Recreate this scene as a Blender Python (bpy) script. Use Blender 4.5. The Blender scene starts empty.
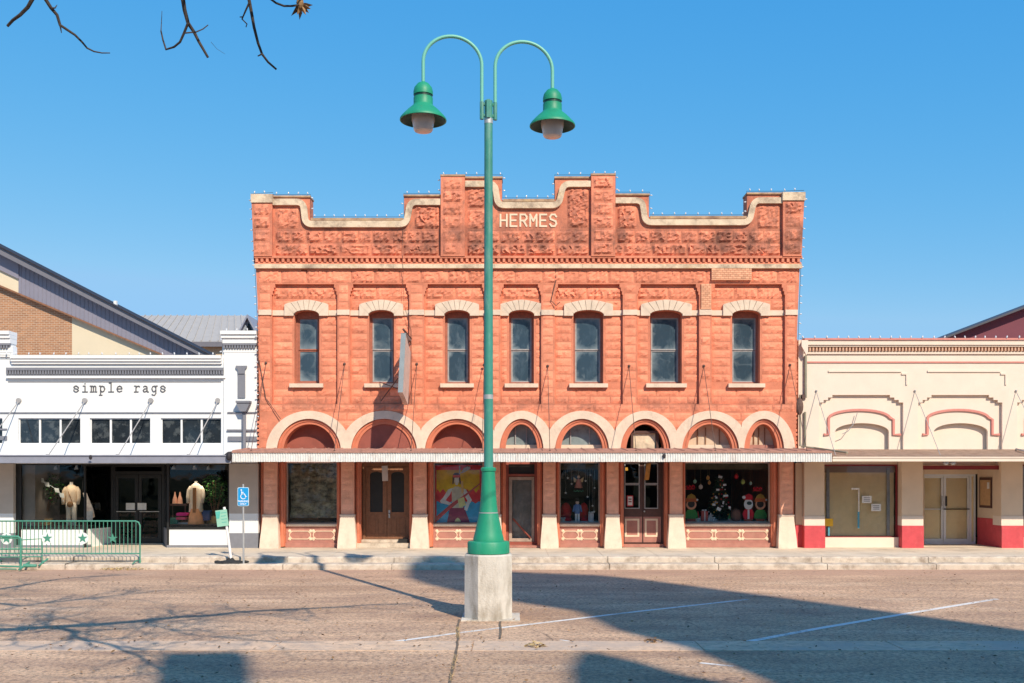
import bpy, bmesh, math, random
from mathutils import Vector, Matrix
from mathutils.geometry import delaunay_2d_cdt
R = random.Random(7)
SC = bpy.context.scene
COL = SC.collection
rad = math.radians
# ---------------------------------------------------------------- camera
CH = 2.6            # camera height
F = 1000.0          # focal length in pixels
HY = 472.0          # horizon row
Y0 = 1000/33.0      # distance of the shop fronts
cd = bpy.data.cameras.new('camera'); cam = bpy.data.objects.new('camera', cd); COL.objects.link(cam)
cam.location = (0, 0, CH); cam.rotation_euler = (rad(90), 0, 0)
cd.sensor_width = 36; cd.lens = 36*F/1024; cd.shift_y = (HY-341.5)/1024
cd.clip_end = 3000; SC.camera = cam
# ---------------------------------------------------------------- sky and sun
SUN = Vector((.53, -1, .92)).normalized()
el = math.asin(SUN.z)
w = bpy.data.worlds.new('World'); SC.world = w; w.use_nodes = True
nt = w.node_tree; bg = nt.nodes['Background']
sky = nt.nodes.new('ShaderNodeTexSky'); sky.sky_type = 'NISHITA'; sky.sun_disc = False
sky.sun_elevation = el; sky.sun_rotation = math.atan2(SUN.x, SUN.y)
sky.air_density = 1.0; sky.dust_density = 0.0; sky.ozone_density = 1.0; sky.altitude = 0
sp_ = nt.nodes.new('ShaderNodeSeparateColor'); cb_ = nt.nodes.new('ShaderNodeCombineColor'); nt.links.new(sky.outputs[0], sp_.inputs[0])
for k_, (ex_, ga_) in enumerate(((1.45, .275), (.56, 1.42), (.2, 3.72))):      # deepen the clear winter blue of the sky
    p_ = nt.nodes.new('ShaderNodeMath'); p_.operation = 'POWER'; p_.inputs[1].default_value = ex_; nt.links.new(sp_.outputs[k_], p_.inputs[0])
    q_ = nt.nodes.new('ShaderNodeMath'); q_.operation = 'MULTIPLY'; q_.inputs[1].default_value = ga_; nt.links.new(p_.outputs[0], q_.inputs[0])
    c_ = nt.nodes.new('ShaderNodeMath'); c_.operation = 'MINIMUM'; c_.inputs[1].default_value = (1.9, 3.65, 5.7)[k_]; nt.links.new(q_.outputs[0], c_.inputs[0]); nt.links.new(c_.outputs[0], cb_.inputs[k_])
nt.links.new(cb_.outputs[0], bg.inputs[0]); bg.inputs[1].default_value = .15
sd = bpy.data.lights.new('sun', 'SUN'); so = bpy.data.objects.new('sun', sd); COL.objects.link(so)
sd.energy = 4.8; sd.angle = rad(.55); sd.color = (1, .875, .70)
so.rotation_euler = SUN.to_track_quat('Z', 'Y').to_euler(); so.location = (20, -40, 30)
vs = SC.view_settings; vs.view_transform = 'Standard'; vs.look = 'None'; vs.exposure = .12; vs.gamma = 1
# ---------------------------------------------------------------- helpers
YD = Y0
def fx(px, Y=None): return (px-512)*(Y or YD)/1000
def fz(py, Y=None): return CH+(HY-py)*(Y or YD)/1000
class G:
    def __init__(s): s.v = []; s.f = []; s.c = []
    def add(s, vs_, fs, col=None):
        n = len(s.v); s.v += [tuple(v) for v in vs_]
        for f in fs: s.f.append(tuple(i+n for i in f)); s.c.append(col if col is not None else .5)
    def box(s, x0, x1, y0, y1, z0, z1, col=None):
        s.add([(x0,y0,z0),(x1,y0,z0),(x1,y1,z0),(x0,y1,z0),(x0,y0,z1),(x1,y0,z1),(x1,y1,z1),(x0,y1,z1)],
              [(0,3,2,1),(4,5,6,7),(0,1,5,4),(1,2,6,5),(2,3,7,6),(3,0,4,7)], col)
        return s
    def pbox(s, a, b, t, m, y0, y1, col=None):      # box given by facade pixels: left, right, top, bottom
        return s.box(fx(a), fx(b), y0, y1, fz(m), fz(t), col)
    def plate(s, outer, holes, y0, y1, col=None):   # XZ polygon with holes, thick in Y
        rings = [outer]+list(holes); vv = []; ee = []
        for r in rings:
            n = len(vv); vv += [Vector(p) for p in r]; k = len(r)
            ee += [(n+i, n+(i+1) % k) for i in range(k)]
        ov, oe, of, *_ = delaunay_2d_cdt(vv, ee, [], 0, 1e-6)
        def inside(p, r):
            c = False; k = len(r)
            for i in range(k):
                a = r[i]; b = r[(i+1) % k]
                if (a[1] > p[1]) != (b[1] > p[1]) and p[0] < (b[0]-a[0])*(p[1]-a[1])/(b[1]-a[1])+a[0]: c = not c
            return c
        keep = []
        for f in of:
            c = sum((ov[i] for i in f), Vector((0, 0)))/len(f)
            if inside(c, outer) and not any(inside(c, h) for h in holes):
                a = 0
                for i in range(len(f)): p, q = ov[f[i]], ov[f[(i+1) % len(f)]]; a += p.x*q.y-q.x*p.y
                keep.append(list(f) if a > 0 else list(f)[::-1])
        s.add([(p.x, y0, p.y) for p in ov], keep, col)
        s.add([(p.x, y1, p.y) for p in ov], [f[::-1] for f in keep], col)
        for k, r in enumerate(rings):
            a = sum(r[i][0]*r[(i+1) % len(r)][1]-r[(i+1) % len(r)][0]*r[i][1] for i in range(len(r)))
            rr = list(r) if (a > 0) == (k == 0) else list(r)[::-1]
            n = len(rr)
            for i in range(n):
                p, q = rr[i], rr[(i+1) % n]
                s.add([(p[0],y0,p[1]),(p[0],y1,p[1]),(q[0],y1,q[1]),(q[0],y0,q[1])], [(0,1,2,3)], col)
        return s
    def pplate(s, outer, holes, y0, y1, col=None):
        c = lambda r: [(fx(a), fz(b)) for a, b in r]
        return s.plate(c(outer), [c(h) for h in holes], y0, y1, col)
    def band(s, A, B, y0, y1, col=None):            # strip between two XZ point rows, thick in Y
        n = len(A)
        for i in range(n-1):
            q = [A[i], A[i+1], B[i+1], B[i]]
            s.add([(p[0],y0,p[1]) for p in q], [(0,1,2,3)], col)
            for a, b in ((A[i], A[i+1]), (B[i+1], B[i])):
                s.add([(a[0],y0,a[1]),(a[0],y1,a[1]),(b[0],y1,b[1]),(b[0],y0,b[1])], [(0,1,2,3)], col)
        for i in (0, n-1):
            a, b = A[i], B[i]
            s.add([(a[0],y0,a[1]),(a[0],y1,a[1]),(b[0],y1,b[1]),(b[0],y0,b[1])], [(0,1,2,3)], col)
        return s
    def pband(s, A, B, y0, y1, col=None):
        return s.band([(fx(a), fz(b)) for a, b in A], [(fx(a), fz(b)) for a, b in B], y0, y1, col)
    def tube(s, pts, r, n=8, col=None, caps=True):
        pts = [Vector(p) for p in pts]
        rs = r if isinstance(r, (list, tuple)) else [r]*len(pts)
        rings = []; up = None
        for i, p in enumerate(pts):
            d = (pts[min(i+1, len(pts)-1)]-pts[max(i-1, 0)])
            if d.length < 1e-9: d = Vector((0, 0, 1))
            d.normalize()
            if up is None: up = d.orthogonal().normalized()
            up = (up-d*up.dot(d))
            if up.length < 1e-6: up = d.orthogonal()
            up.normalize(); sd_ = d.cross(up)
            rings.append([p+(up*math.cos(2*math.pi*k/n)+sd_*math.sin(2*math.pi*k/n))*rs[i] for k in range(n)])
        vv = [v for rg in rings for v in rg]; ff = []
        for i in range(len(pts)-1):
            for k in range(n): ff.append((i*n+k, i*n+(k+1) % n, (i+1)*n+(k+1) % n, (i+1)*n+k))
        if caps: ff.append(tuple(range(n))[::-1]); ff.append(tuple((len(pts)-1)*n+k for k in range(n)))
        s.add(vv, ff, col); return s
    def lathe(s, prof, cx, cy, n=24, col=None, rot=0, caps=True):   # profile of (r, z)
        vv = []; ff = []
        for r, z in prof:
            for k in range(n):
                a = 2*math.pi*k/n+rot; vv.append((cx+r*math.cos(a), cy+r*math.sin(a), z))
        for i in range(len(prof)-1):
            for k in range(n): ff.append((i*n+k, i*n+(k+1) % n, (i+1)*n+(k+1) % n, (i+1)*n+k))
        if caps: ff.append(tuple(range(n))[::-1]); ff.append(tuple((len(prof)-1)*n+k for k in range(n)))
        s.add(vv, ff, col); return s
    def blob(s, c, r, n=8, m=6, jit=0, rnd=None, col=None):
        rx, ry, rz = r if isinstance(r, (tuple, list)) else (r, r, r)
        rr = rnd or R; vv = []; ff = []
        for i in range(m+1):
            t = math.pi*i/m
            for k in range(n):
                a = 2*math.pi*k/n; q = 1+(rr.uniform(-jit, jit) if jit else 0)
                vv.append((c[0]+rx*q*math.sin(t)*math.cos(a), c[1]+ry*q*math.sin(t)*math.sin(a), c[2]+rz*q*math.cos(t)))
        for i in range(m):
            for k in range(n): ff.append((i*n+k, (i+1)*n+k, (i+1)*n+(k+1) % n, i*n+(k+1) % n))
        s.add(vv, ff, col); return s
    def rock(s, x0, x1, z0, z1, y, amp, g=.024, rnd=None):     # rock-faced block on a wall plane facing -Y
        rr = rnd or R
        x0 += g; x1 -= g; z0 += g; z1 -= g
        if x1-x0 < .05 or z1-z0 < .04: return s
        nx = max(2, int((x1-x0)/.06)); nz = max(3, int((z1-z0)/.055)); vv = []; ff = []
        cc = rr.uniform(.4, 1); base = amp*rr.uniform(.8, 1.7)
        for j in range(nz+1):
            for i in range(nx+1):
                e = i in (0, nx) or j in (0, nz)
                d = 0 if e else base*rr.uniform(.15, 1.1)
                jx = 0 if e else rr.uniform(-.018, .018); jz = 0 if e else rr.uniform(-.014, .014)
                vv.append((x0+(x1-x0)*i/nx+jx, y-.004-d, z0+(z1-z0)*j/nz+jz))
        for j in range(nz):
            for i in range(nx):
                a = j*(nx+1)+i; ff.append((a, a+1, a+nx+2, a+nx+1))
        s.add(vv, ff, cc)
        b = []
        for i in range(nx+1): b.append(i)
        n = len(s.v)
        return s
    def courses(s, a, b, t, m, y, rows, wid, amp, g=.02, off=True):   # px rectangle filled with rock blocks
        H = (m-t)/rows
        for j in range(rows):
            k = max(1, round((b-a)/wid)); W = (b-a)/k
            xs = [a+W*i for i in range(k+1)]
            if off and j % 2 and k > 0: xs = [a]+[a+W*(i+.5) for i in range(k)]+[b]
            xs = [xs[0]]+[x+(R.uniform(-.12, .12)*W if k > 1 else 0) for x in xs[1:-1]]+[xs[-1]]
            for p, q in zip(xs, xs[1:]):
                s.rock(fx(p), fx(q), fz(t+H*(j+1)), fz(t+H*j), y, amp, g)
        return s
    def build(s, name, mat, parent=None, smooth=False, label=None, cat=None, group=None, kind=None, loc=None, mods=None):
        me = bpy.data.meshes.new(name)
        if parent is not None:
            o_ = parent; off = Vector((0, 0, 0))
            while o_ is not None: off += o_.location; o_ = o_.parent
            loc_ = Vector((0, 0, 0))
            if loc: loc_ = Vector(loc)-off; off = Vector(loc)
        else:
            if loc is None:
                xs = [v[0] for v in s.v]; ys = [v[1] for v in s.v]; zs = [v[2] for v in s.v]
                loc = ((min(xs)+max(xs))/2, (min(ys)+max(ys))/2, min(zs))
            off = Vector(loc); loc_ = off.copy()
        me.from_pydata([(v[0]-off.x, v[1]-off.y, v[2]-off.z) for v in s.v], [], s.f)
        ca = me.color_attributes.new('blk', 'FLOAT_COLOR', 'CORNER')
        vals = []
        for f, c in zip(s.f, s.c): vals += [c, c, c, 1.0]*len(f)
        ca.data.foreach_set('color', vals)
        if mat is not None: me.materials.append(mat)
        if smooth:
            me.polygons.foreach_set('use_smooth', [True]*len(me.polygons))
        me.update()
        o = bpy.data.objects.new(name, me); COL.objects.link(o); o.location = loc_
        if parent is not None: o.parent = parent
        tag(o, label, cat, group, kind)
        if smooth == 'auto':
            me.set_sharp_from_angle(angle=rad(40))
        return o
def tag(o, label=None, cat=None, group=None, kind=None):
    if label: o['label'] = label
    if cat: o['category'] = cat
    if group: o['group'] = group
    if kind: o['kind'] = kind
    return o
def root(name, label, cat, loc, group=None):
    o = bpy.data.objects.new(name, None); COL.objects.link(o); o.location = loc; o.empty_display_size = .2
    return tag(o, label, cat, group)
def copy_part(src, parent, loc):
    c = src.copy(); COL.objects.link(c); c.parent = parent; c.location = loc; return c
# ---------------------------------------------------------------- materials
def N(nt_, t, **k):
    n = nt_.nodes.new('ShaderNode'+t)
    for a, b in k.items(): setattr(n, a, b)
    return n
def mat(name, col, rough=.85, var=.12, scale=3., bump=.15, bscale=25., metal=0, spec=.4, blk=0., stains=(), streak=None, coat=0):
    """col varied by noise; blk = per-block variation; stains = [(colour, scale, lo, hi, amount, zmin, zmax)]"""
    m = bpy.data.materials.new(name); m.use_nodes = True; t = m.node_tree; L = t.links.new
    b = t.nodes['Principled BSDF']; b.inputs['Roughness'].default_value = rough; b.inputs['Metallic'].default_value = metal
    b.inputs['Specular IOR Level'].default_value = spec; b.inputs['Coat Weight'].default_value = coat
    geo = N(t, 'NewGeometry'); pos = geo.outputs['Position']
    n1 = N(t, 'TexNoise'); n1.inputs['Scale'].default_value = scale; n1.inputs['Detail'].default_value = 6; n1.inputs['Roughness'].default_value = .65
    L(pos, n1.inputs['Vector'])
    mx = N(t, 'Mix', data_type='RGBA'); L(n1.outputs['Fac'], mx.inputs[0])
    rmp = N(t, 'MapRange'); rmp.inputs[1].default_value = .3; rmp.inputs[2].default_value = .7; L(n1.outputs['Fac'], rmp.inputs[0]); L(rmp.outputs[0], mx.inputs[0])
    mx.inputs[6].default_value = (*[c*(1-var) for c in col], 1); mx.inputs[7].default_value = (*[min(1, c*(1+var)) for c in col], 1)
    cur = mx.outputs[2]
    if blk:
        at = N(t, 'Attribute', attribute_name='blk'); mr = N(t, 'MapRange')
        mr.inputs[3].default_value = 1-blk; mr.inputs[4].default_value = 1+blk; L(at.outputs['Fac'], mr.inputs[0])
        hs = N(t, 'HueSaturation'); L(mr.outputs[0], hs.inputs['Value']); L(cur, hs.inputs['Color']); cur = hs.outputs[0]
    sep = N(t, 'SeparateXYZ'); L(pos, sep.inputs[0])
    for (c, sc, lo, hi, amt, z0, z1) in stains:
        nn = N(t, 'TexNoise'); nn.inputs['Scale'].default_value = sc; nn.inputs['Detail'].default_value = 8; nn.inputs['Roughness'].default_value = .7
        mp = N(t, 'Mapping'); mp.inputs['Location'].default_value = (R.uniform(0, 50), 3, 7); mp.inputs['Scale'].default_value = (1, 1, streak or 1)
        L(pos, mp.inputs[0]); L(mp.outputs[0], nn.inputs['Vector'])
        r1 = N(t, 'MapRange'); r1.inputs[1].default_value = lo; r1.inputs[2].default_value = hi; r1.inputs[4].default_value = amt; L(nn.outputs['Fac'], r1.inputs[0])
        f = r1.outputs[0]
        if z0 is not None:
            e = (z1-z0)*.25
            ra = N(t, 'MapRange'); ra.inputs[1].default_value = z0; ra.inputs[2].default_value = z0+e; L(sep.outputs[2], ra.inputs[0])
            rb = N(t, 'MapRange'); rb.inputs[1].default_value = z1-e; rb.inputs[2].default_value = z1; rb.inputs[3].default_value = 1; rb.inputs[4].default_value = 0; L(sep.outputs[2], rb.inputs[0])
            for q in (ra, rb):
                mm = N(t, 'Math', operation='MULTIPLY'); L(f, mm.inputs[0]); L(q.outputs[0], mm.inputs[1]); f = mm.outputs[0]
        m2 = N(t, 'Mix', data_type='RGBA'); L(f, m2.inputs[0]); L(cur, m2.inputs[6]); m2.inputs[7].default_value = (*c, 1); cur = m2.outputs[2]
    L(cur, b.inputs['Base Color'])
    if bump:
        n2 = N(t, 'TexNoise'); n2.inputs['Scale'].default_value = bscale; n2.inputs['Detail'].default_value = 5; L(pos, n2.inputs['Vector'])
        bp = N(t, 'Bump'); bp.inputs['Strength'].default_value = bump; bp.inputs['Distance'].default_value = .03; L(n2.outputs['Fac'], bp.inputs['Height']); L(bp.outputs[0], b.inputs['Normal'])
    return m
def glass(name, tint=(.97, .98, .98), refl=.04, haze=0.0, hcol=(.5, .5, .5)):
    m = bpy.data.materials.new(name); m.use_nodes = True; t = m.node_tree; L = t.links.new
    t.nodes.remove(t.nodes['Principled BSDF']); out = t.nodes['Material Output']
    tr = N(t, 'BsdfTransparent'); tr.inputs[0].default_value = (*tint, 1)
    gl = N(t, 'BsdfGlossy'); gl.inputs['Roughness'].default_value = .02
    fr = N(t, 'Fresnel'); fr.inputs[0].default_value = 1.5
    ad = N(t, 'Math', operation='ADD'); ad.inputs[1].default_value = refl-.04; ad.use_clamp = True; L(fr.outputs[0], ad.inputs[0])
    geo = N(t, 'NewGeometry'); nn = N(t, 'TexNoise'); nn.inputs['Scale'].default_value = 1.3; L(geo.outputs['Position'], nn.inputs['Vector'])
    bp = N(t, 'Bump'); bp.inputs['Strength'].default_value = .04; bp.inputs['Distance'].default_value = .1; L(nn.outputs['Fac'], bp.inputs['Height']); L(bp.outputs[0], gl.inputs['Normal'])
    mx = N(t, 'MixShader'); L(ad.outputs[0], mx.inputs[0]); L(tr.outputs[0], mx.inputs[1]); L(gl.outputs[0], mx.inputs[2])
    last = mx.outputs[0]
    if haze:
        df = N(t, 'BsdfDiffuse'); df.inputs[0].default_value = (*hcol, 1); m3 = N(t, 'MixShader'); m3.inputs[0].default_value = haze
        L(last, m3.inputs[1]); L(df.outputs[0], m3.inputs[2]); last = m3.outputs[0]
    L(last, out.inputs[0]); return m
Z = lambda py: fz(py)
M = {}
M['brick'] = mat('painted_red_stone', (.73, .25, .145), .85, .2, 2.5, .35, 30, blk=.24, streak=.6,
    stains=[((.15, .07, .05), 1.3, .45, .60, .85, Z(259), Z(222)), ((.30, .12, .085), 5, .5, .62, .7, Z(262), Z(174)), ((.44, .15, .095), 2.2, .44, .60, .6, Z(268), Z(174)),
            ((.22, .10, .07), 1.6, .42, .62, .55, Z(412), Z(396)), ((.80, .40, .26), .9, .56, .74, .45, Z(450), Z(386)), ((.7, .33, .20), .45, .55, .8, .35, None, 0)])
M['brick_pier'] = mat('painted_brown_pier', (.80, .40, .27), .85, .15, 4, .3, 30, blk=.1)
M['trim_red'] = mat('orange_red_trim_paint', (.60, .19, .105), .6, .12, 4, .1, 30)
M['cream'] = mat('cream_stone_paint', (.72, .57, .44), .85, .12, 3, .25, 25, stains=[((.35, .26, .2), 3, .55, .75, .5, None, 0)], streak=.5)
M['cream_dirty'] = mat('weathered_cream_stone', (.72, .56, .40), .9, .18, 4, .35, 25, stains=[((.22, .15, .11), 2.4, .48, .68, .75, None, 0), ((.5, .32, .12), 1.3, .55, .7, .5, None, 0)])
M['letter'] = mat('cream_letter_paint', (.8, .62, .45), .8, .08)
M['maroon'] = mat('maroon_board', (.30, .085, .06), .8, .15, 3, .1)
M['bulkhead'] = mat('brown_red_bulkhead', (.42, .19, .15), .8, .15, 5, .15, stains=[((.5, .3, .22), 3, .55, .75, .4, None, 0)])
M['sash'] = mat('brown_red_sash_paint', (.36, .13, .085), .7, .2, 10, .1)
M['sash_grey'] = mat('grey_sash_paint', (.34, .33, .33), .7, .2, 10, .1)
M['white'] = mat('white_wall_paint', (.80, .80, .79), .8, .03, 3, .06, 25, stains=[((.55, .54, .52), 2, .6, .8, .3, None, 0)], streak=.4)
M['grey'] = mat('grey_trim_paint', (.20, .205, .235), .7, .08, 6, .08)
M['pier_shade'] = mat('white_pier_shade_tone', (.50, .43, .37), .85, .06, 3, .1)  # darker tone stands for awning shade on the white pillars
M['slate_awning'] = mat('slate_awning_metal', (.26, .27, .33), .55, .1, 4, .05)
M['white_metal'] = mat('faded_white_metal', (.70, .69, .66), .55, .12, 6, .1, stains=[((.35, .2, .13), 5, .55, .75, .6, None, 0)], streak=.3)
M['rust'] = mat('rusted_metal', (.40, .21, .16), .8, .3, 6, .2)
M['tan_metal'] = mat('tan_rusty_corrugated', (.52, .36, .25), .75, .2, 5, .15, stains=[((.3, .13, .08), 4, .5, .7, .6, None, 0)])
M['shop_cream'] = mat('cream_stucco', (.77, .65, .54), .85, .04, 2, .15, 40, stains=[((.6, .5, .38), 1.5, .6, .8, .3, None, 0)], streak=.5)
M['shop_cream_dk'] = mat('darker_cream_stucco', (.70, .55, .40), .85, .05, 2, .12, 40)  # darker cream for piers and walls below the awning
M['pink'] = mat('rose_trim_paint', (.62, .24, .20), .75, .08, 6, .05)
M['raspberry'] = mat('raspberry_wall_paint', (.56, .07, .085), .75, .1, 5, .12, stains=[((.68, .2, .2), 4, .55, .75, .4, None, 0)])
M['dark_red'] = mat('dark_red_paint', (.2, .02, .025), .6, .1)
M['alu'] = mat('white_aluminium', (.68, .69, .70), .4, .05, 6, .02)
M['black'] = mat('black_frame', (.02, .019, .018), .5, .2, 6, .02)
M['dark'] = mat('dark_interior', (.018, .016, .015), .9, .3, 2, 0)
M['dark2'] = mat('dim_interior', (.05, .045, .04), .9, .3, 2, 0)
M['wood'] = mat('brown_door_wood', (.25, .115, .06), .6, .2, 9, .1)
M['wood_dk'] = mat('dark_brown_door', (.09, .042, .033), .5, .2, 9, .05)
M['green'] = mat('green_paint', (.016, .28, .15), .5, .06, 5, .04, stains=[((.10, .33, .24), 5, .55, .75, .5, None, 0), ((.22, .13, .07), 9, .66, .74, .75, None, 0), ((.012, .16, .10), 2, .5, .7, .6, None, 0)], streak=.35, spec=.45)
M['teal'] = mat('faded_teal_green_paint', (.05, .255, .20), .5, .08, 5, .04, stains=[((.26, .40, .36), 4, .52, .7, .6, None, 0), ((.22, .13, .07), 9, .66, .74, .7, None, 0), ((.03, .15, .12), 1.5, .5, .7, .6, None, 0)], streak=.3, spec=.45)
M['arm'] = mat('pale_green_paint', (.16, .47, .37), .4, .06, 5, .03)
M['under'] = mat('dark_green_enamel', (.008, .05, .035), .4, .1)
M['globe'] = mat('frosted_lamp_glass', (.62, .50, .46), .25, .08, 8, .02, coat=.4)
M['concrete'] = mat('weathered_concrete', (.60, .55, .48), .9, .1, 4, .35, 40, stains=[((.28, .23, .17), 3.5, .46, .66, .75, None, 0), ((.75, .7, .62), 2, .5, .7, .6, None, 0)], streak=.3)
M['fence'] = mat('green_barrier_paint', (.075, .27, .19), .5, .12, 6, .05)
M['steel'] = mat('galvanised_steel', (.45, .46, .46), .45, .1, 8, .05, metal=.4)
M['rod'] = mat('dark_rod', (.12, .07, .055), .7, .2, 8, 0)
M['rod_grey'] = mat('grey_rod', (.35, .34, .34), .6, .1, 8, 0)
M['wire'] = mat('dark_cable', (.03, .025, .03), .7, .1, 5, 0)
M['bulb'] = mat('white_bulb', (.66, .67, .70), .25, .02, 5, 0, coat=.5)
M['glass'] = glass('shop_glass')
M['glass_haze'] = glass('hazy_glass', (.95, .96, .96), .035, .008, (.45, .47, .47))
M['glass_door'] = glass('door_glass', (.5, .5, .5), .04)
def pane_mat():
    m = bpy.data.materials.new('dusty_window_glass'); m.use_nodes = True; t = m.node_tree; L = t.links.new
    b = t.nodes['Principled BSDF']; b.inputs['Roughness'].default_value = .12; b.inputs['Specular IOR Level'].default_value = .5
    uv = N(t, 'UVMap'); sp = N(t, 'SeparateXYZ'); L(uv.outputs[0], sp.inputs[0])
    oi = N(t, 'ObjectInfo'); geo = N(t, 'NewGeometry')
    nn = N(t, 'TexNoise'); nn.inputs['Scale'].default_value = 2.6; nn.inputs['Detail'].default_value = 5; nn.inputs['Distortion'].default_value = 1.2; L(geo.outputs['Position'], nn.inputs['Vector'])
    def edge(o):
        a = N(t, 'Math', operation='SUBTRACT'); L(o, a.inputs[0]); a.inputs[1].default_value = .5
        c = N(t, 'Math', operation='ABSOLUTE'); L(a.outputs[0], c.inputs[0]); d = N(t, 'Math', operation='POWER'); L(c.outputs[0], d.inputs[0]); d.inputs[1].default_value = 3; return d.outputs[0]
    s = N(t, 'Math', operation='ADD'); L(edge(sp.outputs[0]), s.inputs[0]); L(edge(sp.outputs[1]), s.inputs[1])
    s2 = N(t, 'Math', operation='MULTIPLY_ADD'); L(nn.outputs['Fac'], s2.inputs[0]); s2.inputs[1].default_value = .32; L(s.outputs[0], s2.inputs[2])
    r = N(t, 'MapRange'); r.inputs[1].default_value = .21; r.inputs[2].default_value = .36; L(s2.outputs[0], r.inputs[0])
    mx = N(t, 'Mix', data_type='RGBA'); L(r.outputs[0], mx.inputs[0]); mx.inputs[6].default_value = (.035, .062, .088, 1); mx.inputs[7].default_value = (.22, .28, .31, 1)
    n3 = N(t, 'TexNoise'); n3.inputs['Scale'].default_value = 1.6; n3.inputs['Detail'].default_value = 7; n3.inputs['Roughness'].default_value = .7
    mp = N(t, 'Mapping'); mp.inputs['Scale'].default_value = (1.8, 1, .7); mp.inputs['Rotation'].default_value = (0, .5, 0); L(geo.outputs['Position'], mp.inputs[0]); L(mp.outputs[0], n3.inputs['Vector'])
    r3 = N(t, 'MapRange'); r3.inputs[1].default_value = .5; r3.inputs[2].default_value = .62; r3.inputs[4].default_value = .55; L(n3.outputs['Fac'], r3.inputs[0])
    om = N(t, 'Math', operation='MULTIPLY'); L(oi.outputs['Random'], om.inputs[0]); om.inputs[1].default_value = .55; L(om.outputs[0], r3.inputs[4])
    cs_ = N(t, 'CombineXYZ'); o2 = N(t, 'Math', operation='MULTIPLY'); L(oi.outputs['Random'], o2.inputs[0]); o2.inputs[1].default_value = 37.; L(o2.outputs[0], cs_.inputs[0]); L(cs_.outputs[0], mp.inputs['Location'])
    o3 = N(t, 'MapRange'); o3.inputs[3].default_value = .15; o3.inputs[4].default_value = .25; L(oi.outputs['Random'], o3.inputs[0]); L(o3.outputs[0], r.inputs[1])
    m2 = N(t, 'Mix', data_type='RGBA'); L(r3.outputs[0], m2.inputs[0]); L(mx.outputs[2], m2.inputs[6]); m2.inputs[7].default_value = (.10, .15, .19, 1)
    L(m2.outputs[2], b.inputs['Base Color']); 
    return m
M['pane'] = pane_mat()
def uvpane(o):
    me = o.data; uv = me.uv_layers.new(name='UVMap')
    xs = [v.co.x for v in me.vertices]; zs = [v.co.z for v in me.vertices]
    for l in me.loops:
        c = me.vertices[l.vertex_index].co
        uv.data[l.index].uv = ((c.x-min(xs))/max(1e-6, max(xs)-min(xs)), (c.z-min(zs))/max(1e-6, max(zs)-min(zs)))
def text_mesh(body, size, name, m, parent, loc, extrude=.004, squash=1.0, label=None):
    cu = bpy.data.curves.new(name, 'FONT'); cu.body = body; cu.size = size; cu.align_x = 'CENTER'; cu.align_y = 'CENTER'; cu.extrude = extrude; cu.offset = size*.012
    t = bpy.data.objects.new('tmp', cu); COL.objects.link(t)
    dg = bpy.context.evaluated_depsgraph_get(); me = bpy.data.meshes.new_from_object(t.evaluated_get(dg))
    bpy.data.objects.remove(t)
    g = G(); g.v = [(loc[0]+v.co.x*squash, loc[1]-v.co.z, loc[2]+v.co.y) for v in me.vertices]
    g.f = [tuple(p.vertices) for p in me.polygons]; g.c = [.5]*len(g.f)
    return g.build(name, m, parent, label=label)
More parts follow.
